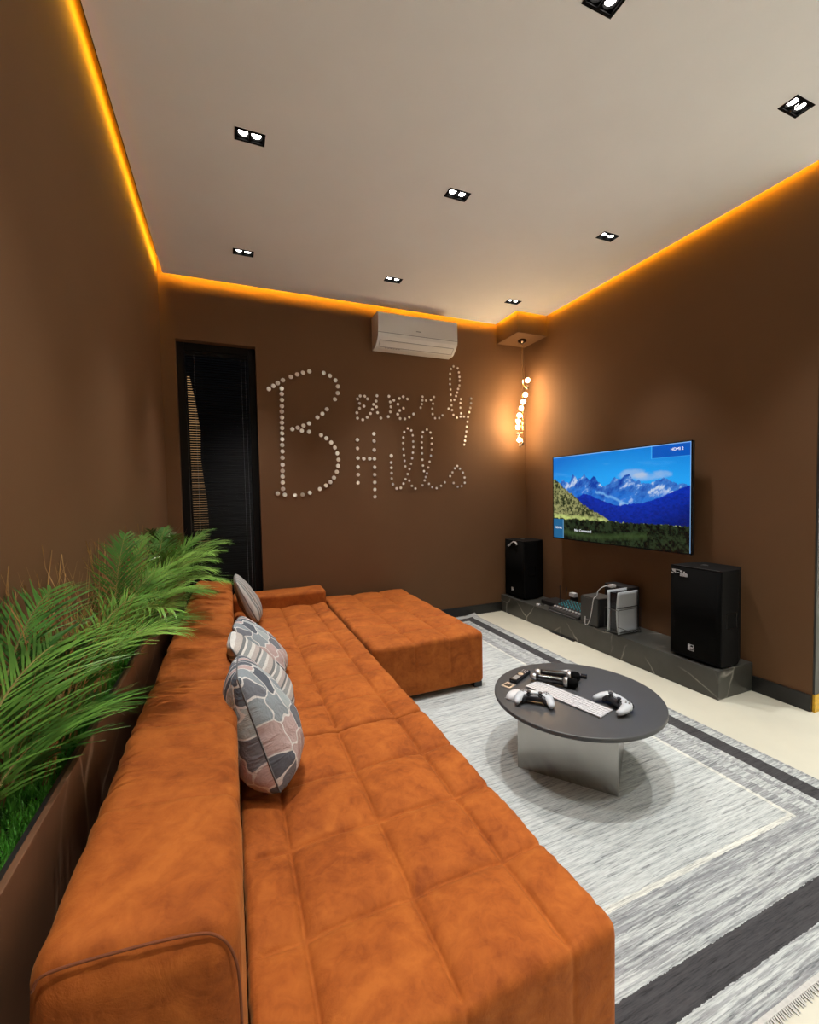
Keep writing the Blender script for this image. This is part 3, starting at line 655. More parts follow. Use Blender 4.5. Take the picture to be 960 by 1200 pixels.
at = me.color_attributes.new('Col', 'FLOAT_COLOR', 'POINT')
at.data.foreach_set('color', np.concatenate([img.reshape(-1, 3), np.ones((NV*NU, 1))], 1).astype(np.float32).ravel())
me.materials.append(MT['screen']); so = bpy.data.objects.new('screen', me); COL.objects.link(so); attach(so, tv)
def scr(u, v): return (TX-0.0022, ty1-e-(ty1-ty0-2*e)*u, tz1-e-(tz1-tz0-2*e)*v)
for body, u, v, s in (('HDMI 2', .925, .055, .032), ('HDMI 2', .050, .87, .030), ('Not Connected', .275, .885, .034)):
    text_mesh('caption', body, s, 'text_white', tv, frame_mtx(scr(u, v), (0, -1, 0), (0, 0, 1)))

# ------------------------------------------------------------------ marble ledge under the television
b = MB(); b.box((2.924, 1.815, 0.0), (XR-0.001, YB-0.001, 0.195))
pl = tag(b.build('marble_ledge', 'marble', bevel=0.004), 'low black veined marble ledge along the foot of the right wall', 'ledge')
b = MB(); b.box((2.900, 3.09, 0.0), (2.9235, 3.41, 0.006)); tag(b.build('floor_strip', 'black'), 'short black strip lying on the floor against the marble ledge', 'strip')

# ------------------------------------------------------------------ loudspeakers
def speaker(label, y, x, marks):
    t = thing('loudspeaker', label, 'loudspeaker', (x, y, 0.195), 0, 'black loudspeakers on the marble ledge')
    D, W, H = 0.315, 0.36, 0.655; h = W/2
    b = MB(); pl_ = [(0.012, -h), (0.03, -h), (D*0.62, -h*0.97), (D, -h*0.66), (D, h*0.66), (D*0.62, h*0.97), (0.03, h), (0.012, h)]; n = len(pl_)
    b.add([(px, py, z) for z in (0.012, H) for (px, py) in pl_], [tuple(range(n-1, -1, -1)), tuple(range(n, 2*n))] + [(i, (i+1) % n, n+(i+1) % n, n+i) for i in range(n)])
    b.build('cabinet', 'spkblack', t, local=True, bevel=0.006)
    g = MB(); ny, nz = 10, 2; P = []
    for zz_ in (0.035, H-0.012):
        for i in range(ny+1):
            q = -1+2*i/ny; P.append((-0.006+0.018*q*q, q*(h-0.008), zz_))
    g.add(P + [(0.014, p[1], p[2]) for p in P], [])
    m_ = ny+1
    for i in range(ny):
        g.f.append((i, i+1, m_+i+1, m_+i)); g.f.append((2*m_+i, 3*m_+i, 3*m_+i+1, 2*m_+i+1))
        g.f.append((i, 2*m_+i, 2*m_+i+1, i+1)); g.f.append((m_+i, m_+i+1, 3*m_+i+1, 3*m_+i))
    g.f += [(0, m_, 3*m_, 2*m_), (ny, 2*m_+ny, 3*m_+ny, m_+ny)]
    g.build('grille', 'grille', t, smooth=True, local=True)
    # carrying handles sunk in both sides: rim and bar
    for s in (-1, 1):
        b = MB(); yy = s*h*0.984
        for (x0, x1, z0, z1) in ((0.06, 0.165, 0.365, 0.371), (0.06, 0.165, 0.265, 0.271), (0.06, 0.066, 0.265, 0.371), (0.159, 0.165, 0.265, 0.371)):
            b.box((x0, min(yy, yy+s*0.004), z0), (x1, max(yy, yy+s*0.004), z1))
        hd = b.build('handle', 'blackgloss', t, local=True, bevel=0.001)
    b = MB(); b.lathe([(0.022, H), (0.022, H+0.006), (0.016, H+0.008)], (D*0.45, 0.02, 0), 16); b.build('pole_cap', 'graymetal', t, local=True)
    b = MB(); b.box((0.0145, -h+0.02, H-0.006), (0.021, h-0.02, H+0.001)); b.build('top_highlight', 'graymetal', t, local=True)  # grey strip standing in for the highlight along the top edge
    for (fx, fy) in ((0.05, -0.13), (0.05, 0.13), (0.25, -0.09), (0.25, 0.09)):
        MB().lathe([(0.016, 0), (0.018, 0.004), (0.016, 0.013)], (fx, fy, 0), 10).build('foot', 'black', t, local=True)
    # square badge: rim and two joined letter shapes
    z0 = 0.095; y0 = 0.012; s = 0.021; xx = -0.008
    b = MB()
    for (a0, a1, c0_, c1) in ((-s, s, s-0.003, s), (-s, s, -s, -s+0.003), (-s, -s+0.003, -s, s), (s-0.003, s, -s, s)):
        b.box((xx, y0+a0, z0+c0_), (xx+0.003, y0+a1, z0+c1))
    bd = b.build('badge', 'label', t, local=True)
    def poly(pts, mb):
        n_ = len(pts); mb.add([(xx-0.0005, y0-p[0]*s, z0+p[1]*s) for p in pts] + [(xx+0.002, y0-p[0]*s, z0+p[1]*s) for p in pts], [tuple(range(n_)), tuple(range(2*n_-1, n_-1, -1))] + [(i, (i+1) % n_, n_+(i+1) % n_, n_+i) for i in range(n_)])
    b = MB()
    for q in ([(-.8, .7), (-.45, .7), (-.45, -.5), (-.8, -.5)], [(-.45, .7), (-.05, .7), (-.2, .42), (-.45, .42)], [(-.45, .25), (-.12, .25), (-.05, -.05), (-.45, -.05)], [(-.45, -.22), (0.05, -.22), (0.12, -.5), (-.45, -.5)], [(.0, .25), (.3, .25), (.42, -.35), (.18, -.6)], [(.30, -.25), (.72, .62), (.85, .62), (.42, -.6), (.2, -.6)]): poly(q, b)
    b.build('badge_letters', 'label', t, local=True)
    zt = H
    if marks == 'near':
        b = MB(); xx2 = -0.0045
        b.add([(0.0085, 0.168, 0.625), (0.004, 0.135, 0.628), (0.004, 0.135, 0.600), (0.0075, 0.162, 0.612)], [(0, 1, 2, 3)]); 
        for (a0, a1, c0_, c1) in ((0.10, 0.128, 0.622, 0.627), (0.105, 0.128, 0.604, 0.608), (0.155, 0.172, 0.592, 0.602), (0.080, 0.096, 0.612, 0.625), (0.074, 0.096, 0.592, 0.606), (0.062, 0.070, 0.588, 0.620), (0.050, 0.057, 0.585, 0.612), (0.040, 0.047, 0.585, 0.606), (0.040, 0.096, 0.585, 0.590)):
            q = lambda y_: -0.0075+0.018*(y_/(h-0.008))**2
            b.box((q((a0+a1)/2)-0.002, a0, c0_), (q((a0+a1)/2)+0.003, a1, c1))
        b.build('sticker', 'label', t, local=True)
    else:
        pts = [(0.0, 0.020, 0.610), (-0.004, 0.055, 0.612), (-0.004, 0.04, 0.635), (-0.005, 0.01, 0.648), (-0.005, -0.03, 0.640), (-0.004, -0.045, 0.62), (-0.004, -0.03, 0.61)]
        b = MB(); b.tube([(-0.008, 0.085, 0.585), (-0.009, 0.055, 0.598), (-0.010, 0.03, 0.622), (-0.010, -0.01, 0.640), (-0.008, -0.05, 0.636), (-0.006, -0.075, 0.612)], [0.012, 0.011, 0.005, 0.007, 0.009, 0.010], 8)
        b.build('sticker', 'label', t, smooth=True, local=True)
    return t
speaker('nearer black loudspeaker with square silver badge, on the near end of the marble ledge', 1.997, 2.945, 'near')
speaker('farther black loudspeaker in the corner beneath the pendant light', 4.085, 2.965, 'far')

# ------------------------------------------------------------------ equipment on the ledge
ZL = 0.195
mx = thing('mixing_desk', 'black audio mixing desk with teal knobs on the marble ledge', 'mixer', (3.07, 3.27, ZL))
prof_m = [(-0.135, 0.006), (-0.135, 0.030), (-0.125, 0.036), (0.12, 0.085), (0.135, 0.085), (0.135, 0.006)]; n = len(prof_m)
b = MB(); b.add([(px, yy, pz) for yy in (-0.20, 0.20) for (px, pz) in prof_m], [tuple(range(n)), tuple(range(2*n-1, n-1, -1))] + [(i, n+i, n+(i+1) % n, (i+1) % n) for i in range(n)])
b.build('case', 'black', mx, local=True, bevel=0.003)
sd = Vector((0.245, 0, 0.049)).normalized(); sn = Vector((-0.049, 0, 0.245)).normalized()
def onmix(a, yy): return Vector((-0.125, yy, 0.036)) + sd*a
b = MB(); b2 = MB(); b3 = MB()
for j in range(9):
    yy = -0.165+0.041*j
    for i in range(5):
        p = onmix(0.10+0.029*i, yy); b.tube([p, p+sn*0.013], [0.008, 0.006], 8)
    p = onmix(0.045, yy); b2.obox(p+sn*0.006, sd*0.006*1.2, Vector((0, 0.009, 0)), sn*0.006); b3.obox(p+sn*0.0006, sd*0.03, Vector((0, 0.0015, 0)), sn*0.0006)
o = b.build('knobs', 'teal', mx, local=True); o['kind'] = 'stuff'
o = b2.build('fader_caps', 'white', mx, local=True); o['kind'] = 'stuff'
b3.build('fader_slots', 'greyprint', mx, local=True)['kind'] = 'stuff'
b = MB(); b.box((-0.138, -0.18, 0.012), (-0.1355, 0.18, 0.016)); b.build('front_line', 'greyprint', mx, local=True)
for (fx, fy) in ((-0.1, -0.17), (-0.1, 0.17), (0.1, -0.17), (0.1, 0.17)): MB().lathe([(0.012, 0), (0.012, 0.007)], (fx, fy, 0), 10).build('foot', 'black', mx, local=True)

rc = thing('wireless_receiver', 'flat black wireless receiver with two thin upright antennas behind the mixing desk', 'receiver', (3.16, 3.61, ZL))
MB().box((-0.10, -0.12, 0.004), (0.10, 0.12, 0.045)).build('case', 'black', rc, local=True, bevel=0.003)
MB().tube([(-0.02, -0.075, 0.045), (-0.02, -0.078, 0.225)], 0.004, 8).build('antenna', 'black', rc, local=True)
MB().tube([(0.03, -0.11, 0.045), (0.032, -0.114, 0.205)], 0.004, 8).build('antenna', 'black', rc, local=True)
ad = thing('power_adapter', 'small white plug adapter standing between the mixing desk and the black tower', 'adapter', (3.238, 3.44, ZL))
MB().box((-0.025, -0.03, 0.0), (0.025, 0.03, 0.115)).build('case', 'black', ad, local=True, bevel=0.003)
MB().box((-0.03, -0.036, 0.115), (0.02, 0.036, 0.155)).build('plug_face', 'white', ad, local=True, bevel=0.003)
wp = thing('cable_plug', 'small white cable plug lying at the foot of the far loudspeaker', 'plug', (2.965, 3.66, ZL))
MB().box((-0.015, -0.02, 0.0), (0.015, 0.02, 0.022)).build('body', 'white', wp, local=True, bevel=0.004)
MB().tube([(0.015, 0.0, 0.010), (0.05, -0.02, 0.006), (0.10, 0.02, 0.005)], 0.004, 6).build('cord', 'black', wp, local=True)

tw = thing('computer_tower', 'small dark grey cube computer tower on the marble ledge beside the mixing desk', 'computer', (3.03, 2.925, ZL))
MB().box((-0.10, -0.10, 0.008), (0.10, 0.10, 0.252)).build('case', 'black', tw, local=True, bevel=0.006)
b = MB(); b.box((-0.106, -0.097, 0.014), (-0.0995, 0.097, 0.246)); b.build('front_panel', 'graymetal', tw, local=True, bevel=0.002)
b = MB(); b.box((-0.108, 0.0, 0.05), (-0.1055, 0.06, 0.054)); b.build('slot', 'greyprint', tw, local=True)
b = MB(); b.box((-0.095, -0.095, 0.252), (0.095, 0.095, 0.256)); b.build('top_panel', 'graymetal', tw, local=True, bevel=0.001)
for (fx, fy) in ((-0.08, -0.08), (-0.08, 0.08), (0.08, -0.08), (0.08, 0.08)): MB().lathe([(0.012, 0), (0.012, 0.009)], (fx, fy, 0), 10).build('foot', 'black', tw, local=True)
wc = thing('white_cable', 'white charging cable draped down the front of the dark cube tower', 'cable', (2.95, 2.85, 0.451))
def spline(P, n=8):
    P = [Vector(p) for p in P]; out = []
    Q = [P[0]*2-P[1]] + P + [P[-1]*2-P[-2]]
    for i in range(1, len(Q)-2):
        for k in range(n):
            t = k/n; a, b_, c, d_ = Q[i-1], Q[i], Q[i+1], Q[i+2]
            out.append(0.5*((2*b_)+(c-a)*t+(2*a-5*b_+4*c-d_)*t*t+(3*b_-a-3*c+d_)*t**3))
    return out + [P[-1]]
MB().tube(spline([(3.03, 2.79, 0.562), (2.99, 2.81, 0.563), (2.955, 2.845, 0.525), (2.945, 2.855, 0.475), (2.925, 2.862, 0.459), (2.914, 2.866, 0.43), (2.913, 2.88, 0.346), (2.912, 2.905, 0.25), (2.91, 2.93, 0.205), (2.915, 2.96, 0.202), (2.918, 2.962, 0.27)]), 0.0036, 7).build('cord', 'white', wc, smooth=True)
MB().box((3.02, 2.765, 0.553), (3.075, 2.805, 0.578)).build('plug', 'white', wc, bevel=0.004)
bb = thing('media_box', 'tall black box standing against the wall behind the white game console', 'media box', (3.19, 2.82, ZL))
MB().box((-0.055, -0.13, 0.0), (0.075, 0.13, 0.36)).build('case', 'black', bb, local=True, bevel=0.008)
MB().box((-0.0565, -0.12, 0.30), (-0.0545, 0.12, 0.305)).build('front_line', 'blackgloss', bb, local=True)

ps = thing('game_console', 'upright white and black game console on the marble ledge next to the near loudspeaker', 'game console', (3.03, 2.66, ZL))
def shell(yc, s):
    b = MB(); nx, nz = 6, 12; V = []; H = 0.352
    for side in (0, 1):
        for k in range(nz+1):
            for i in range(nx+1):
                px = -0.112+0.224*i/nx; z = 0.010+H*k/nz
                px += 0.006*math.sin(PI*k/nz)*(-1 if i == 0 else 1 if i == nx else 0)
                bow = s*(0.010*((k/nz-0.5)*2)**2)
                V.append((px, yc+bow+s*0.0055*side, z))
    m_ = (nx+1)*(nz+1); F = []
    for k in range(nz):
        for i in range(nx):
            a = k*(nx+1)+i; q = (a, a+1, a+nx+2, a+nx+1); F.append(q); F.append(tuple(m_+j for j in reversed(q)))
    for k in range(nz):
        for i in (0, nx): a = k*(nx+1)+i; F.append((a, a+nx+1, m_+a+nx+1, m_+a))
    for i in range(nx):
        for k in (0, nz): a = k*(nx+1)+i; F.append((a, a+1, m_+a+1, m_+a))
    return b.add(V, F)
MB().box((-0.104, -0.036, 0.012), (0.104, 0.036, 0.350)).build('core', 'blackgloss', ps, local=True, bevel=0.006)
sh = shell(-0.040, -1).build('side_shell', 'pswhite', ps, smooth=True, local=True)
MB().box((-0.115, -0.0545, 0.226), (0.115, -0.0455, 0.2295)).build('seam', 'blackgloss', sh, local=True)
shell(0.040, 1).build('side_shell', 'pswhite', ps, smooth=True, local=True)
for z in (0.012,): MB().lathe([(0.05, 0.0), (0.055, 0.004), (0.05, 0.012)], (0, 0, 0), 20).build('base_ring', 'black', ps, local=True)
ws = thing('wire_stand', 'thin black wire stand around the white game console', 'stand', (3.03, 2.66, ZL))
b = MB()
for (sx, sy) in ((-1, -1), (1, -1), (1, 1), (-1, 1)):
    b.tube([(0.13*sx, 0.068*sy, 0.0), (0.13*sx, 0.068*sy, 0.215)], 0.0022, 6)
for z in (0.03, 0.215):
    b.tube([(-0.13, -0.068, z), (0.13, -0.068, z), (0.13, 0.068, z), (-0.13, 0.068, z), (-0.13, -0.068, z)], 0.0022, 6)
b.tube([(-0.13, -0.068, 0.08), (0.03, -0.069, 0.012), (0.13, -0.068, 0.05)], 0.002, 6)
b.build('wire_frame', 'black', ws, local=True)

# ------------------------------------------------------------------ rug
rt = thing('area_rug', 'large grey woven rug with dark border bands under the coffee table', 'rug', ((RX0+RX1)/2, (RY0+RY1)/2, 0))
b = MB(); nx, ny = 30, 60; V = []
for j in range(ny+1):
    for i in range(nx+1):
        x = RX0+(RX1-RX0)*i/nx; y = RY0+(RY1-RY0)*j/ny
        z = 0.011
        if i == nx and j == ny: z = 0.040
        elif i >= nx-1 and j >= ny-1: z = 0.022
        V.append((x, y, z))
m_ = len(V); V += [(x, y, 0.001) for (x, y, z) in V]; F = []
for j in range(ny):
    for i in range(nx):
        a = j*(nx+1)+i; q = (a, a+1, a+nx+2, a+nx+1); F.append(q); F.append(tuple(m_+k for k in reversed(q)))
for j in range(ny):
    for i in (0, nx): a = j*(nx+1)+i; F.append((a, a+nx+1, m_+a+nx+1, m_+a))
for i in range(nx):
    for j in (0, ny): a = j*(nx+1)+i; F.append((a, a+1, m_+a+1, m_+a))
b.add(V, F).build('woven_field', 'rug', rt)
b = MB()
for (yy, s) in ((RY0, -1), (RY1, 1)):
    b.box((RX0, min(yy, yy+s*0.012), 0.001), (RX1, max(yy, yy+s*0.012), 0.010))
    x = RX0
    while x < RX1:
        ln = random.uniform(0.012, 0.024); dx = random.uniform(-0.004, 0.004)
        b.add([(x, yy+s*0.012, 0.009), (x+0.006, yy+s*0.012, 0.009), (x+0.005+dx, yy+s*(0.012+ln), 0.002), (x+0.001+dx, yy+s*(0.012+ln), 0.002), (x+0.003, yy+s*0.012, 0.001)], [(0, 1, 2, 3), (0, 3, 4), (1, 4, 2)])
        x += 0.0085
o = b.build('fringe', 'fringe', rt); o['kind'] = 'stuff'; o['label'] = 'cream fringe at the rug ends'

# ------------------------------------------------------------------ sofa
SX0, SX1 = 0.0, 0.785
seat_y = [0.69, 1.775, 2.86, 3.965]
def tuft(cx, cy, A=0.008, P=0.024, w=0.006, topz=0.42):
    cx = np.array(cx); cy = np.array(cy)
    def fn(p, n):
        if n[2] < -0.2: return p
        dx = np.abs(p[0]-cx).min() if len(cx) else 9; dy = np.abs(p[1]-cy).min() if len(cy) else 9
        # on vertical faces only the seam that runs over the edge continues
        fx = dx if abs(n[0]) < 0.75 else 9; fy = dy if abs(n[1]) < 0.75 else 9
        if p[2] < topz-0.16: k = max(0.25, 1-(topz-0.16-p[2])/0.18)
        else: k = 1.0
        g = max(math.exp(-(fx/w)**2), math.exp(-(fy/w)**2))
        node_ = math.exp(-((dx*dx+dy*dy)/(0.035**2))) if n[2] > 0.6 else 0
        puff = (1-math.exp(-(min(fx, 0.2)/0.045)))*(1-math.exp(-(min(fy, 0.2)/0.045)))
        wr = 0.0022*(math.sin(31*p[0]+9*math.sin(17*p[1])) * math.sin(27*p[1]+6*math.sin(21*p[0])))
        tz = max(0.12, n[2])**2
        return p + n*((-A*g*(0.55+0.45*tz) - 0.006*node_)*k + P*(puff-0.9)*k*tz + wr*k)
    return fn
cols = [0.125, 0.388, 0.652]
so_t = thing('corner_sofa', 'long orange velvet sofa with tufted seat and low back along the planter', 'sofa', (0.27, 2.4, 0))
for a, c in zip(seat_y[:-1], seat_y[1:]):
    L_ = c-a; rows = [a+L_*k/4 for k in (1, 2, 3)]
    rounded(SX0+0.002, SX1, a+0.0015, c-0.0015, 0.055, 0.425, 0.032, 0.0165, tuft(cols, rows, topz=0.42), (cols, rows, ())).build('seat', 'velvet', so_t, smooth=True)
back_y = [0.69, 1.74, 2.80, 3.97]
def backfn(y0, y1, seams):
    sm = np.array(seams)
    def fn(p, n):
        z = p[2]
        k = np.clip((z-0.45)/0.3, 0, 1)
        p = p.copy(); p[2] = z - k*0.020*(p[1]-0.69) + k*0.030*np.clip((-p[0]-0.04)/0.23, 0, 1)
        d = np.abs(p[1]-sm).min(); e = min(p[1]-y0, y1-p[1])
        up = max(0, n[2])
        g = math.exp(-(d/0.007)**2)
        puff = 0.026*(1-math.exp(-max(e, 0)/0.028)) - 0.012
        wr = 0.0028*math.sin(23*p[1]+7*math.sin(14*p[0]+3*p[1]))*math.sin(31*p[0]+5*math.sin(9*p[1])) + 0.0016*math.sin(70*p[1]+22*p[0]+6*math.sin(11*p[1]))*math.sin(5*p[1]+9*p[0])
        sidebulge = 0.012*math.sin(PI*np.clip((z-0.1)/0.65, 0, 1)) if n[0] < -0.5 else 0
        return p + n*(-0.007*g*(0.4+0.6*up) + puff*up + wr + sidebulge)
    return fn
bsm = [[1.02, 1.37], [2.08, 2.44], [3.15, 3.55]]
for (a, c), sm in zip(zip(back_y[:-1], back_y[1:]), bsm):
    rounded(-0.272, -0.004, a+0.002, c-0.002, 0.055, 0.748, 0.044, 0.018, backfn(a, c, sm), ((), sm, ())).build('backrest', 'velvet', so_t, smooth=True)
# piped seam round the near end of the back
pp = [(-0.262, 0.688, 0.30), (-0.268, 0.688, 0.70)]
arc = [(-0.264, 0.70, 0.752), (-0.245, 0.700, 0.770), (-0.15, 0.700, 0.763), (-0.075, 0.699, 0.752), (-0.040, 0.697, 0.738), (-0.018, 0.692, 0.705), (-0.010, 0.690, 0.64), (-0.010, 0.690, 0.45)]
MB().tube(spline(arc, 6), 0.0022, 6).build('piping', 'piping', so_t, smooth=True)
for yj in back_y[1:3]:  # dark cord stands in for shade in the grooves between back sections
    dz = -0.020*(yj-0.69)
    MB().tube(spline([(-0.266, yj, 0.60+dz), (-0.258, yj, 0.735+dz), (-0.235, yj, 0.758+dz), (-0.14, yj, 0.744+dz), (-0.06, yj, 0.733+dz), (-0.03, yj, 0.722+dz), (-0.014, yj, 0.690+dz), (-0.012, yj, 0.50)], 6), 0.006, 6).build('joint_shade', 'joint_dark', so_t, smooth=True)
rounded(-0.004, 0.80, 3.972, 4.215, 0.055, 0.535, 0.035, 0.03, lambda p, n: p + n*0.002*math.sin(19*p[0])*math.sin(23*p[1])).build('armrest', 'velvet', so_t, smooth=True)
rounded(-0.272, -0.006, 3.972, 4.215, 0.055, 0.55, 0.035, 0.05).build('corner_block', 'velvet', so_t, smooth=True)
for (fx, fy) in ((0.72, 0.78), (0.72, 1.77), (0.72, 2.86), (-0.2, 0.78), (-0.2, 2.3), (-0.2, 4.1), (0.72, 4.12)):
    MB().box((fx-0.03, fy-0.03, 0.012 if fx > 0.45 else 0.0), (fx+0.03, fy+0.03, 0.058)).build('foot', 'black', so_t)

ot = thing('ottoman', 'square cornered orange velvet ottoman section pushed against the far end of the sofa seat', 'ottoman', (1.24, 3.40, 0))
oc_ = [0.84+0.80*k/3 for k in (1, 2)]; orr = [2.62+1.585*k/6 for k in range(1, 6)]
rounded(0.815, 1.640, 2.615, 4.205, 0.045, 0.415, 0.034, 0.021, tuft(oc_, orr, A=0.006, P=0.016, topz=0.41), (oc_, orr, ())).build('body', 'velvet', ot, smooth=True)
for (fx, fy) in ((0.90, 2.70), (1.60, 2.665), (0.90, 4.12), (1.57, 4.12)):
    MB().box((fx-0.03, fy-0.03, 0.012), (fx+0.03, fy+0.03, 0.05)).build('foot', 'black', ot)

# ------------------------------------------------------------------ cushions
def pillow(label, mat, corner, up, across, thick, seed, sag=0.0):
    """corner: near bottom corner; up: to the near top corner; across: along the bottom to the far corner"""
    B = Vector(corner); U = Vector(across); Vv = Vector(up)
    n = U.normalized().cross(Vv.normalized()).normalized()
    N = 26; r = random.Random(seed); ph = [r.uniform(0, 6.28) for _ in range(6)]
    V = []; UV = []
    def pt(u, v, s):
        pin = 0.035
        uu = u*(1-pin*(1-abs(v)**2.0)) ; vv_ = v*(1-pin*(1-abs(u)**2.0))
        uu = u*(1-0.10*v**4) - 0.02*u*(1-v*v); vv_ = v*(1-0.08*u**4) - 0.02*v*(1-u*u)
        h = (max(0, 1-u*u)**0.42*max(0, 1-v*v)**0.42)
        wr = 0.05*h*math.sin(5*u+ph[0]+2*math.sin(3*v+ph[1])) * math.sin(4*v+ph[2]) + 0.03*math.sin(9*(u+v)+ph[3])*h*(1-h)*2
        t = thick*0.5*(h+wr)*(1-0.34*v)
        c = B + U*(0.5+uu/2) + Vv*(0.5+vv_/2)
        return c + n*(s*t) + Vector((0, 0, -sag*(1-v)*0.0))
    ax = [math.sin(PI/2*(-1+2*i/N)) for i in range(N+1)]
    F = []
    for s in (1, -1):
        for j in range(N+1):
            for i in range(N+1): V.append(pt(ax[i], ax[j], s)); UV.append(((ax[i]+1)/2+(0.37 if s < 0 else 0), (ax[j]+1)/2))
    m_ = (N+1)**2
    for j in range(N):
        for i in range(N):
            a = j*(N+1)+i; q = (a, a+1, a+N+2, a+N+1); F.append(q); F.append(tuple(m_+k for k in reversed(q)))
    me = bpy.data.meshes.new('cover'); me.from_pydata(V, [], F)
    ul = me.uv_layers.new(name='UVMap'); 
    for lp in me.loops: ul.data[lp.index].uv = UV[lp.vertex_index]
    me.materials.append(MT[mat]); me.polygons.foreach_set('use_smooth', [True]*len(me.polygons))
    bm = bmesh.new(); bm.from_mesh(me); bmesh.ops.remove_doubles(bm, verts=bm.verts, dist=1e-5); bmesh.ops.recalc_face_normals(bm, faces=bm.faces); bm.to_mesh(me); bm.free()
    cen = B + U*0.5
    t = thing('cushion', label, 'cushion', cen, 0, 'patterned cushions leaning on the sofa back')
    o = bpy.data.objects.new('cover', me); COL.objects.link(o); attach(o, t)
    ring = [pt(a, -1, 0) for a in ax] + [pt(1, a, 0) for a in ax[1:]] + [pt(-a, 1, 0) for a in ax[1:]] + [pt(-1, -a, 0) for a in ax[1:]]
    MB().tube(ring, 0.0028, 5, caps=False).build('piping', 'greyseam', t, smooth=True)
    return t
MT['greyseam'] = simple('grey_seam', (0.12, 0.12, 0.125), 0.85, var=0.2, vscale=200)
pillow('nearest cushion, plump floral pink and grey, resting against the sofa back', 'floral', (0.122, 1.385, 0.445), (-0.122, 0.06, 0.395), (0.010, 0.30, -0.02), 0.235, 1)
pillow('grey striped cushion between the two floral cushions', 'striped', (0.200, 1.83, 0.445), (-0.225, 0.03, 0.365), (0.01, 0.30, -0.02), 0.165, 2)
pillow('second floral cushion leaning behind the grey striped cushion', 'floral', (0.210, 2.26, 0.445), (-0.225, 0.05, 0.310), (0.05, 0.30, -0.015), 0.16, 3)
pillow('small dark striped cushion at the far end of the sofa beside the armrest', 'striped2', (0.175, 3.42, 0.440), (-0.155, 0.03, 0.335), (0.00, 0.37, 0.01), 0.14, 4)

# ------------------------------------------------------------------ coffee table
TCX, TCY, TZ = 1.590, 1.678, 0.370
ct = thing('coffee_table', 'round charcoal coffee table on a square metal base standing on the rug', 'table', (TCX, TCY, 0.0))
MB().lathe([(0.395, TZ-0.022), (0.403, TZ-0.020), (0.405, TZ-0.016), (0.405, TZ-0.004), (0.403, TZ-0.001), (0.400, TZ)], (TCX, TCY, 0), 96).build('tabletop', 'tabletop', ct, smooth=True)
ax_ = Vector((0.2822, -0.3626, 0)).normalized()*0.2285; ay_ = Vector((0.3626, 0.2822, 0)).normalized()*0.2285
MB().obox((1.618, 1.728, 0.18), ax_, ay_, (0, 0, 0.168)).build('base', 'steel', ct, bevel=0.003)

# ------------------------------------------------------------------ things on the coffee table
kd = Vector((0.102, -0.392, 0)); kang = math.atan2(kd.y, kd.x)
kb = thing('keyboard', 'slim white full size keyboard in the middle of the round table', 'keyboard', (1.512, 1.660, TZ), kang)
kl, kw = 0.2075, 0.0545
MB().box((-kl, -kw, 0.001), (kl, kw, 0.007)).build('case', 'keycap', kb, local=True, bevel=0.002)
b = MB()
def key(x0, x1, r_, rr=1): 
    y1 = kw-0.006-0.0170*r_-(0.004 if r_ else 0); b.box((x0+0.001, y1-0.0165*rr+0.001, 0.007), (x1-0.001, y1-0.001, 0.0088))
for r_ in range(6):
    x = -kl+0.006; n_ = 14
    if r_ == 5:
        for wdt in (1, 1, 1, 1.3, 5.2, 1.3, 1, 1, 1.3): key(x, x+wdt*0.0184, r_); x += wdt*0.0184
    else:
        for i in range(n_): key(x, x+0.0185, r_); x += 0.0185
    x0 = -kl+0.006+14*0.0185+0.009
    if r_ != 3:
        for i in range(3):
            if r_ != 4 or i == 1: key(x0+0.0185*i, x0+0.0185*(i+1), r_)
    x1 = x0+3*0.0185+0.009
    for i in range(4): key(x1+0.0185*i, x1+0.0185*(i+1), r_)
o = b.build('keys', 'white', kb, local=True); o['kind'] = 'stuff'
b = MB(); b.box((0.082, -kw+0.002, 0.0069), (0.0832, kw-0.002, 0.0074)); b.build('block_gap', 'acgrey', kb, local=True)

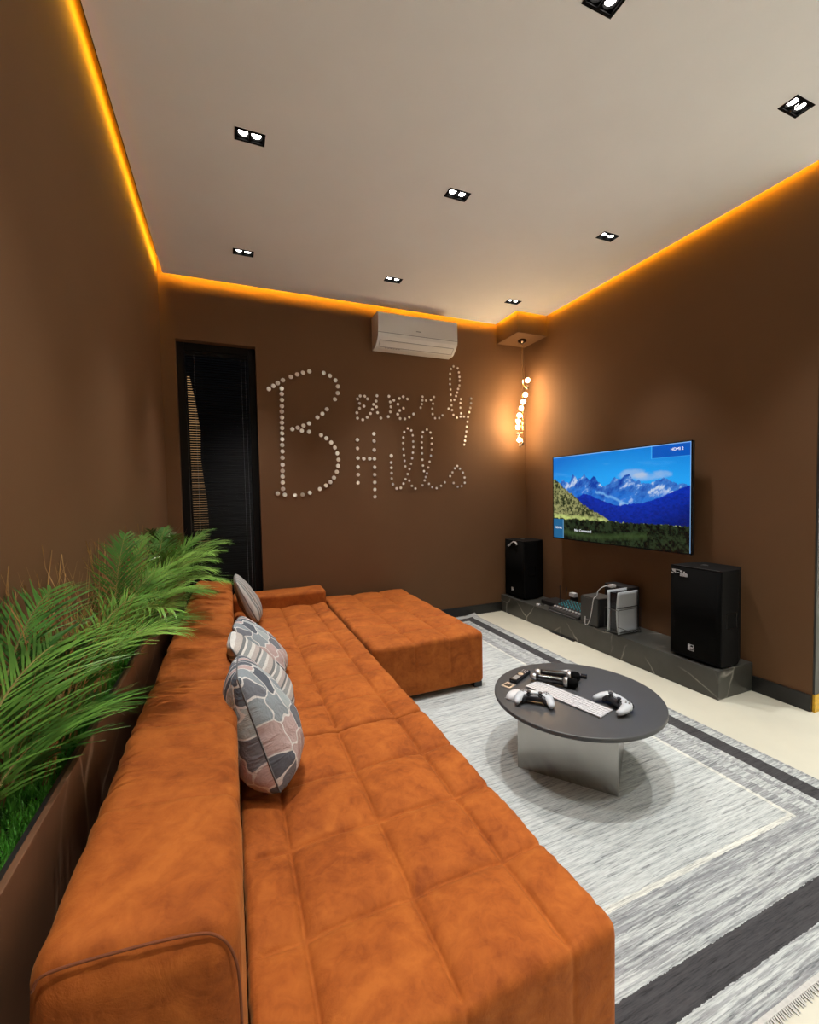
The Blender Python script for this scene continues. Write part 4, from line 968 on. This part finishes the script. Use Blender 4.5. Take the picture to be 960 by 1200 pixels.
def gamepad(label, x, y, ang):
    t = thing('game_controller', label, 'game controller', (x, y, TZ), ang, 'game controllers on the coffee table')
    # white body: one closed skin swept from grip to grip
    path = [(-0.077, -0.060, 0.020, 0.010, 0.010), (-0.078, -0.045, 0.022, 0.0155, 0.013), (-0.074, -0.022, 0.026, 0.020, 0.0165), (-0.063, 0.004, 0.030, 0.026, 0.019), (-0.045, 0.018, 0.031, 0.030, 0.018), (-0.022, 0.022, 0.031, 0.027, 0.016), (0, 0.023, 0.031, 0.026, 0.0155),
            (0.022, 0.022, 0.031, 0.027, 0.016), (0.045, 0.018, 0.031, 0.030, 0.018), (0.063, 0.004, 0.030, 0.026, 0.019), (0.074, -0.022, 0.026, 0.020, 0.0165), (0.078, -0.045, 0.022, 0.0155, 0.013), (0.077, -0.060, 0.020, 0.010, 0.010)]
    def sweep(path, n=12):
        V = []; F = []
        for i, (px, py, pz, ra, rb) in enumerate(path):
            a = Vector(path[max(i-1, 0)][:2]); c = Vector(path[min(i+1, len(path)-1)][:2]); d = (c-a).normalized(); s = Vector((-d.y, d.x))
            for k in range(n):
                an = 2*PI*k/n; V.append((px+s.x*ra*math.cos(an), py+s.y*ra*math.cos(an), pz+rb*math.sin(an)))
        for i in range(len(path)-1):
            for k in range(n): F.append((i*n+k, i*n+(k+1) % n, (i+1)*n+(k+1) % n, (i+1)*n+k))
        F += [tuple(range(n-1, -1, -1)), tuple((len(path)-1)*n+k for k in range(n))]
        return V, F
    MB().add(*sweep(path)).build('body', 'pswhite', t, smooth=True, local=True)
    inner = [(-0.052, -0.030, 0.019, 0.006, 0.012), (-0.048, -0.012, 0.026, 0.012, 0.017), (-0.030, -0.006, 0.030, 0.016, 0.016), (0, -0.006, 0.030, 0.017, 0.0155), (0.030, -0.006, 0.030, 0.016, 0.016), (0.048, -0.012, 0.026, 0.012, 0.017), (0.052, -0.030, 0.019, 0.006, 0.012)]
    MB().add(*sweep(inner)).build('centre_piece', 'padblack', t, smooth=True, local=True)
    MB().box((-0.030, 0.006, 0.040), (0.030, 0.036, 0.0485)).build('touchpad', 'pswhite', t, local=True, bevel=0.003)
    for s in (-1, 1):
        MB().lathe([(0.013, 0.040), (0.012, 0.047), (0.006, 0.049), (0.006, 0.054), (0.0105, 0.056), (0.010, 0.060), (0.006, 0.0585)], (0.027*s, -0.006, 0), 14).build('thumb_stick', 'padblack', t, smooth=True, local=True)
        b = MB()
        if s < 0:
            for (dx, dy) in ((0.008, 0), (-0.008, 0), (0, 0.008), (0, -0.008)): b.box((-0.055+dx-0.004, 0.018+dy-0.004, 0.045), (-0.055+dx+0.004, 0.018+dy+0.004, 0.0515))
            b.build('direction_pad', 'acgrey', t, local=True)
        else:
            for (dx, dy) in ((0.010, 0), (-0.010, 0), (0, 0.010), (0, -0.010)): b.lathe([(0.0045, 0.045), (0.0045, 0.0510), (0.003, 0.052)], (0.055+dx, 0.018+dy, 0), 10)
            b.build('buttons', 'acgrey', t, local=True)
        MB().add(*sweep([(0.036*s, 0.045, 0.030, 0.006, 0.010), (0.048*s, 0.047, 0.030, 0.008, 0.013), (0.062*s, 0.040, 0.028, 0.006, 0.010)])).build('trigger', 'padblack', t, smooth=True, local=True)
    return t
gamepad('white game controller lying in front of the keyboard next to the mouse', 1.338, 1.685, math.atan2(-0.66, 0.75))
gamepad('white game controller tucked against the right end of the keyboard', 1.655, 1.490, math.atan2(-1.0, -0.12)+0.0)

def handmic(label, a, h):
    a = Vector((*a, 0)); h = Vector((*h, 0)); d = h-a; ang = math.atan2(d.y, d.x); Lm = d.length
    t = thing('microphone', label, 'microphone', (a.x, a.y, TZ), ang, 'black handheld microphones side by side')
    zc = 0.027
    pr = [(0.010, 0.0), (0.0165, 0.004), (0.018, 0.02), (0.018, 0.032)]
    MB().lathe(pr, (0, 0, zc), 16, 'x').build('end_cap', 'silver', t, smooth=True, local=True)
    MB().lathe([(0.0175, 0.032), (0.018, 0.05), (0.0205, Lm*0.66), (0.021, Lm*0.70)], (0, 0, zc), 18, 'x').build('handle', 'blackgloss', t, smooth=True, local=True)
    MB().lathe([(0.021, Lm*0.70), (0.0255, Lm*0.73), (0.0265, Lm*0.76), (0.0265, Lm*0.785), (0.024, Lm*0.79)], (0, 0, zc), 18, 'x').build('collar', 'silver', t, smooth=True, local=True)
    MB().lathe([(0.0245, Lm*0.79), (0.0262, Lm*0.84), (0.0265, Lm*0.90), (0.023, Lm*0.96), (0.013, Lm*0.995), (0.004, Lm)], (0, 0, zc), 18, 'x').build('grille', 'grille', t, smooth=True, local=True)
handmic('black handheld microphone farther from the keyboard, at the back of the pair', (1.532, 1.930), (1.712, 1.772))
handmic('black handheld microphone closer to the keyboard, at the front of the pair', (1.482, 1.900), (1.640, 1.712))

ra = math.atan2(1.990-1.912, 1.532-1.378)
rm = thing('remote_control', 'black television remote lying near the far left edge of the round table', 'remote control', (1.452, 1.950, TZ), ra)
MB().box((-0.085, -0.022, 0.001), (0.085, 0.022, 0.021)).build('case', 'blackgloss', rm, local=True, bevel=0.005)
b = MB(); b.lathe([(0.015, 0.021), (0.015, 0.0228)], (0.005, 0, 0), 18); b.build('ring_button', 'silver', rm, local=True)
b = MB(); b.box((-0.075, -0.014, 0.021), (-0.02, 0.014, 0.0224)); b.build('pale_keypad', 'acgrey', rm, local=True)
b = MB()
for i in range(3):
    for j in range(3): b.lathe([(0.0035, 0.021), (0.0035, 0.0225)], (0.035+0.016*i, -0.012+0.012*j, 0), 8)
b.build('buttons', 'label', rm, local=True)
ms = thing('computer_mouse', 'rounded white computer mouse near the left edge of the round table', 'mouse', (1.291, 1.782, TZ), math.atan2(-0.10, 0.75)+0.5)
V = []; F = []; nu, nv = 20, 8
for j in range(nv+1):
    q = j/nv*PI/2
    for i in range(nu):
        a = 2*PI*i/nu; V.append((0.054*math.copysign(abs(math.cos(a))**0.85, math.cos(a))*math.cos(q)**0.5, 0.030*math.copysign(abs(math.sin(a))**0.85, math.sin(a))*math.cos(q)**0.5, 0.002+0.026*math.sin(q)))
for j in range(nv):
    for i in range(nu): F.append((j*nu+i, j*nu+(i+1) % nu, (j+1)*nu+(i+1) % nu, (j+1)*nu+i))
F.append(tuple(range(nu-1, -1, -1))); F.append(tuple(nv*nu+i for i in range(nu)))
MB().add(V, F).build('shell', 'white', ms, smooth=True, local=True)
MB().box((-0.05, -0.026, 0.0), (0.05, 0.026, 0.003)).build('sole', 'acgrey', ms, local=True)
def card(name, label, cat, x, y, ang, hx, hy, m1, m2):
    t = thing(name, label, cat, (x, y, TZ), ang)
    MB().box((-hx, -hy, 0.0), (hx, hy, 0.004)).build('plate', m1, t, local=True, bevel=0.001)
    MB().box((-hx*0.55, -hy*0.6, 0.004), (hx*0.35, hy*0.6, 0.0055)).build('print', m2, t, local=True)
card('metal_card', 'small shiny square card left of the remote control', 'card', 1.338, 1.898, 0.35, 0.031, 0.028, 'silver', 'black')
card('sticker_card', 'tiny dark and pale card behind the microphones near the far rim', 'card', 1.742, 1.908, -0.2, 0.026, 0.018, 'acgrey', 'label')
us = thing('usb_dongle', 'short silver and black plug right of the microphone heads', 'dongle', (1.752, 1.818, TZ), -0.85)
MB().box((-0.028, -0.011, 0.002), (0.004, 0.011, 0.014)).build('connector', 'silver', us, local=True, bevel=0.001)
MB().box((0.004, -0.014, 0.0), (0.036, 0.014, 0.018)).build('case', 'blackgloss', us, local=True, bevel=0.003)

# ------------------------------------------------------------------ planter behind the sofa
PXO, PZT = -0.325, 0.832
PY0, PY1 = 0.15, 3.47
GZ = 0.802
pb = thing('planter_box', 'long narrow dark marble planter, brown reflection in its colour, between the sofa back and the left wall', 'planter', (-0.41, 1.8, 0))
MB().box((PXO-0.012, PY0, 0), (PXO, PY1, PZT)).build('front_panel', 'marble_reflect', pb, bevel=0.002)
MB().box((PXO-0.022, PY0, 0.55), (PXO-0.0125, PY1, PZT-0.003)).build('inner_liner', 'base', pb)
for y in (PY0, PY1-0.02): MB().box((XL+0.001, y, 0), (PXO-0.0225, y+0.02, PZT)).build('end_panel', 'marble_reflect', pb)
MB().box((XL+0.001, PY0+0.021, 0.6), (PXO-0.0225, PY1-0.021, GZ-0.005)).build('soil', 'soil', pb)
NB = 22000
gx = rng.uniform(XL+0.006, PXO-0.026, NB); gy = rng.uniform(PY0+0.03, PY1-0.03, NB); ga = rng.uniform(0, 6.28, NB); gh = rng.uniform(0.014, 0.032, NB); gl_ = rng.uniform(-1, 1, (NB, 2))*0.014
V = np.zeros((NB, 3, 3)); wd_ = 0.0026
V[:, 0] = np.stack([gx-wd_*np.cos(ga), gy-wd_*np.sin(ga), np.full(NB, GZ-0.006)], 1); V[:, 1] = np.stack([gx+wd_*np.cos(ga), gy+wd_*np.sin(ga), np.full(NB, GZ-0.006)], 1)
V[:, 2] = np.stack([np.clip(gx+gl_[:, 0], XL+0.004, PXO-0.024), gy+gl_[:, 1], GZ-0.006+gh], 1)
me = bpy.data.meshes.new('artificial_turf'); me.from_pydata(V.reshape(-1, 3).tolist(), [], np.arange(NB*3).reshape(-1, 3).tolist()); me.materials.append(MT['grass'])
o = bpy.data.objects.new('artificial_turf', me); COL.objects.link(o); attach(o, pb); o['kind'] = 'stuff'; o['label'] = 'short bright green artificial turf in the planter'

def frond(t, base, az, el, Lr, droop, leaf, npair, mat, rnd, w0=0.0030, bare=0.22, mid=0.55):
    p = Vector(base); n = 22; ds = Lr/n; pts = [p.copy()]; e = el
    for i in range(n):
        e = el - droop*((i+1)/n)**1.5
        p = p + Vector((math.cos(az)*math.cos(e), math.sin(az)*math.cos(e), math.sin(e)))*ds
        if p.x < XL+0.015: p.x = XL+0.015
        pts.append(p.copy())
    stem = MB(); stem.tube(pts, [0.0034*(1-0.75*i/n) for i in range(n+1)], 5)
    fr = stem.build('frond', 'stem', t)
    b = MB(); up = Vector((0, 0, 1))
    for k in range(npair):
        f = bare+(1-bare)*(k+0.5)/npair; q = f*n; i = min(int(q), n-1); c = pts[i].lerp(pts[i+1], q-i)
        tg = (pts[i+1]-pts[i]).normalized(); side = tg.cross(up)
        if side.length < 0.05: side = Vector((math.sin(az), -math.cos(az), 0))
        side.normalize(); nu_ = side.cross(tg).normalized()
        ff = (f-bare)/(1-bare); ll = leaf*(0.55+0.65*math.sin(PI*min(1, ff*0.85+0.12)))*(1-0.45*ff**3)
        for s in (-1, 1):
            sp = math.radians(rnd.uniform(36, 52)*(1-0.45*ff)); lift = rnd.uniform(0.05, 0.45)
            d = (tg*math.cos(sp) + side*s*math.sin(sp) + nu_*lift*0.6).normalized()
            l_ = ll*rnd.uniform(0.85, 1.12); w = w0*rnd.uniform(0.8, 1.2)
            m = 4; prev = c.copy(); L0 = []; dd = d.copy(); grav = rnd.uniform(0.25, 0.6)
            wv = dd.cross(nu_).normalized()
            for j in range(m+1):
                tt = j/m; ww = w*(0.45+1.1*tt if tt < 0.4 else (1-tt)*1.45)+0.0003
                a1 = prev - wv*ww; a2 = prev + wv*ww
                L0 += [a1, prev + nu_*ww*0.35*0, a2]
                dd = (dd + Vector((0, 0, -1))*grav*0.28).normalized(); prev = prev + dd*(l_/m)
            for v_ in L0:
                if v_.x < XL+0.004: v_.x = XL+0.004
            o_ = len(b.v); b.v.extend([tuple(v_) for v_ in L0])
            for j in range(m):
                a = o_+3*j; b.f += [(a, a+1, a+4, a+3), (a+1, a+2, a+5, a+4)]
    me = bpy.data.meshes.new('leaflets'); me.from_pydata(b.v, [], b.f); me.materials.append(MT[mat]); me.polygons.foreach_set('use_smooth', [True]*len(me.polygons))
    o = bpy.data.objects.new('leaflets', me); COL.objects.link(o); attach(o, fr); o['kind'] = 'stuff'
    return fr
def palm(y, label, specs, seed):
    rnd = random.Random(seed)
    t = thing('palm_plant', label, 'potted palm', (-0.425, y, GZ-0.01), 0, 'feathery green palms in the planter')
    for (dy, az, el, Lr, droop, leaf, mat) in specs:
        frond(t, (-0.425+rnd.uniform(-0.02, 0.03), y+dy+rnd.uniform(-0.02, 0.02), GZ-0.012), math.radians(az+rnd.uniform(-6, 6)), math.radians(el+rnd.uniform(-4, 4)), Lr*rnd.uniform(0.94, 1.06), math.radians(droop+rnd.uniform(-8, 8)), leaf, int(36+rnd.uniform(0, 8)), mat, rnd)
    b = MB()
    for i in range(5): b.tube([(-0.425+rnd.uniform(-.03, .03), y+rnd.uniform(-.04, .04), GZ-0.012), (-0.425+rnd.uniform(-.03, .03), y+rnd.uniform(-.05, .05), GZ+0.09)], [0.007, 0.003], 6)
    b.build('stem_base', 'stem', t)
Lf, Ll, Ld = 'leaf', 'leaf_light', 'leaf_dark'
palm(0.98, 'nearest feathery palm at the left edge, its fronds sweeping over the planter', [
    (0, 70, 70, .52, 95, .19, Lf), (-.05, 60, 68, .36, 90, .16, Lf), (0.05, 90, 78, .56, 60, .17, Ld), (-.1, 75, 74, .58, 100, .20, Lf), (0.05, 60, 50, .34, 60, .15, Ld)], 11)
palm(1.42, 'second feathery palm from the near end of the planter', [
    (0, 40, 66, .50, 90, .17, Lf), (0.03, 70, 72, .52, 85, .16, Lf), (-.03, 15, 72, .42, 95, .15, Ll), (0.0, -80, 76, .38, 60, .13, Ld)], 12)
palm(1.88, 'third feathery palm from the near end with a bright frond over the sofa', [
    (0, 30, 64, .48, 88, .16, Ll), (0, 65, 72, .52, 75, .15, Lf), (.04, 0, 70, .46, 92, .15, Lf), (-.04, -40, 72, .44, 80, .15, Ll), (0, 85, 80, .50, 45, .13, Ld)], 13)
palm(2.34, 'middle palm with bright light green fronds arching toward the sofa back', [
    (0, 25, 66, .46, 80, .15, Ll), (0, 50, 70, .52, 70, .14, Ll), (.04, -20, 64, .48, 84, .15, Ll), (-.04, 80, 78, .50, 45, .13, Lf), (0, 0, 52, .34, 60, .13, Lf), (0, -60, 74, .46, 70, .14, Lf), (.1, 45, 60, .44, 76, .14, Ll)], 14)
palm(2.80, 'second palm from the window with bright fronds over the sofa', [
    (0, 20, 68, .48, 76, .14, Ll), (0, -20, 70, .46, 80, .14, Ll), (.04, 45, 72, .54, 60, .13, Lf), (-.04, -55, 74, .50, 66, .14, Lf), (0, 85, 80, .50, 40, .12, Ld), (0, 5, 56, .34, 60, .13, Ll), (-.12, -25, 66, .42, 78, .14, Ll), (.12, 40, 62, .44, 72, .13, Ll)], 15)
palm(3.24, 'farthest palm at the window end of the planter with a frond before the blind', [
    (0, 5, 68, .56, 70, .13, Ll), (0, -30, 70, .48, 74, .13, Ll), (.04, 35, 74, .56, 55, .12, Lf), (-.04, -60, 76, .52, 60, .13, Lf), (0, 90, 82, .50, 40, .11, Ld), (0, -15, 58, .38, 60, .13, Ll), (0, -90, 80, .50, 50, .12, Ld), (.08, 20, 64, .50, 66, .13, Ll), (-.1, 15, 70, .54, 66, .13, Lf)], 16)
def tuft_grass(y, label, seed, n=34, mat='dry', hmax=0.50):
    rnd = random.Random(seed); b = MB()
    for i in range(n):
        p = Vector((rnd.uniform(-0.485, -0.37), y+rnd.gauss(0, 0.06), GZ-0.008)); az = rnd.uniform(-PI, PI); e = math.radians(rnd.uniform(68, 88)); h = hmax*rnd.uniform(0.55, 1.0); w = rnd.uniform(0.0012, 0.003); dr = math.radians(rnd.uniform(5, 60)); o_ = len(b.v); m = 7
        for j in range(m+1):
            tt = j/m; ww = w*(1-tt**2)+0.0003
            b.v += [(max(XL+0.004, p.x), p.y-ww, p.z), (max(XL+0.006, p.x+ww*0.6), p.y+ww, p.z)]
            ee = e-dr*tt**2; p = p+Vector((math.cos(az)*math.cos(ee), math.sin(az)*math.cos(ee), math.sin(ee)))*(h/m)
        for j in range(m): a = o_+2*j; b.f.append((a, a+1, a+3, a+2))
    me = bpy.data.meshes.new('grass_tuft'); me.from_pydata(b.v, [], b.f); me.materials.append(MT[mat])
    o = bpy.data.objects.new('grass_tuft', me); COL.objects.link(o); tag(o, label, 'ornamental grass', 'brown ornamental grass between the palms')
    return o
tuft_grass(1.22, 'brown dry grass tuft behind the nearest palm', 21, 60)
tuft_grass(1.55, 'brown dry grass tuft between the second and third palms', 22, 64)
tuft_grass(1.80, 'olive grass tuft beside the third palm', 23, 30, 'drygreen', 0.36)
tuft_grass(2.12, 'brown dry grass tuft between the third and middle palms', 24, 60)
tuft_grass(2.60, 'brown dry grass tuft right behind the middle palm', 25, 36)
tuft_grass(3.02, 'brown dry grass tuft before the farthest palm', 26, 30)
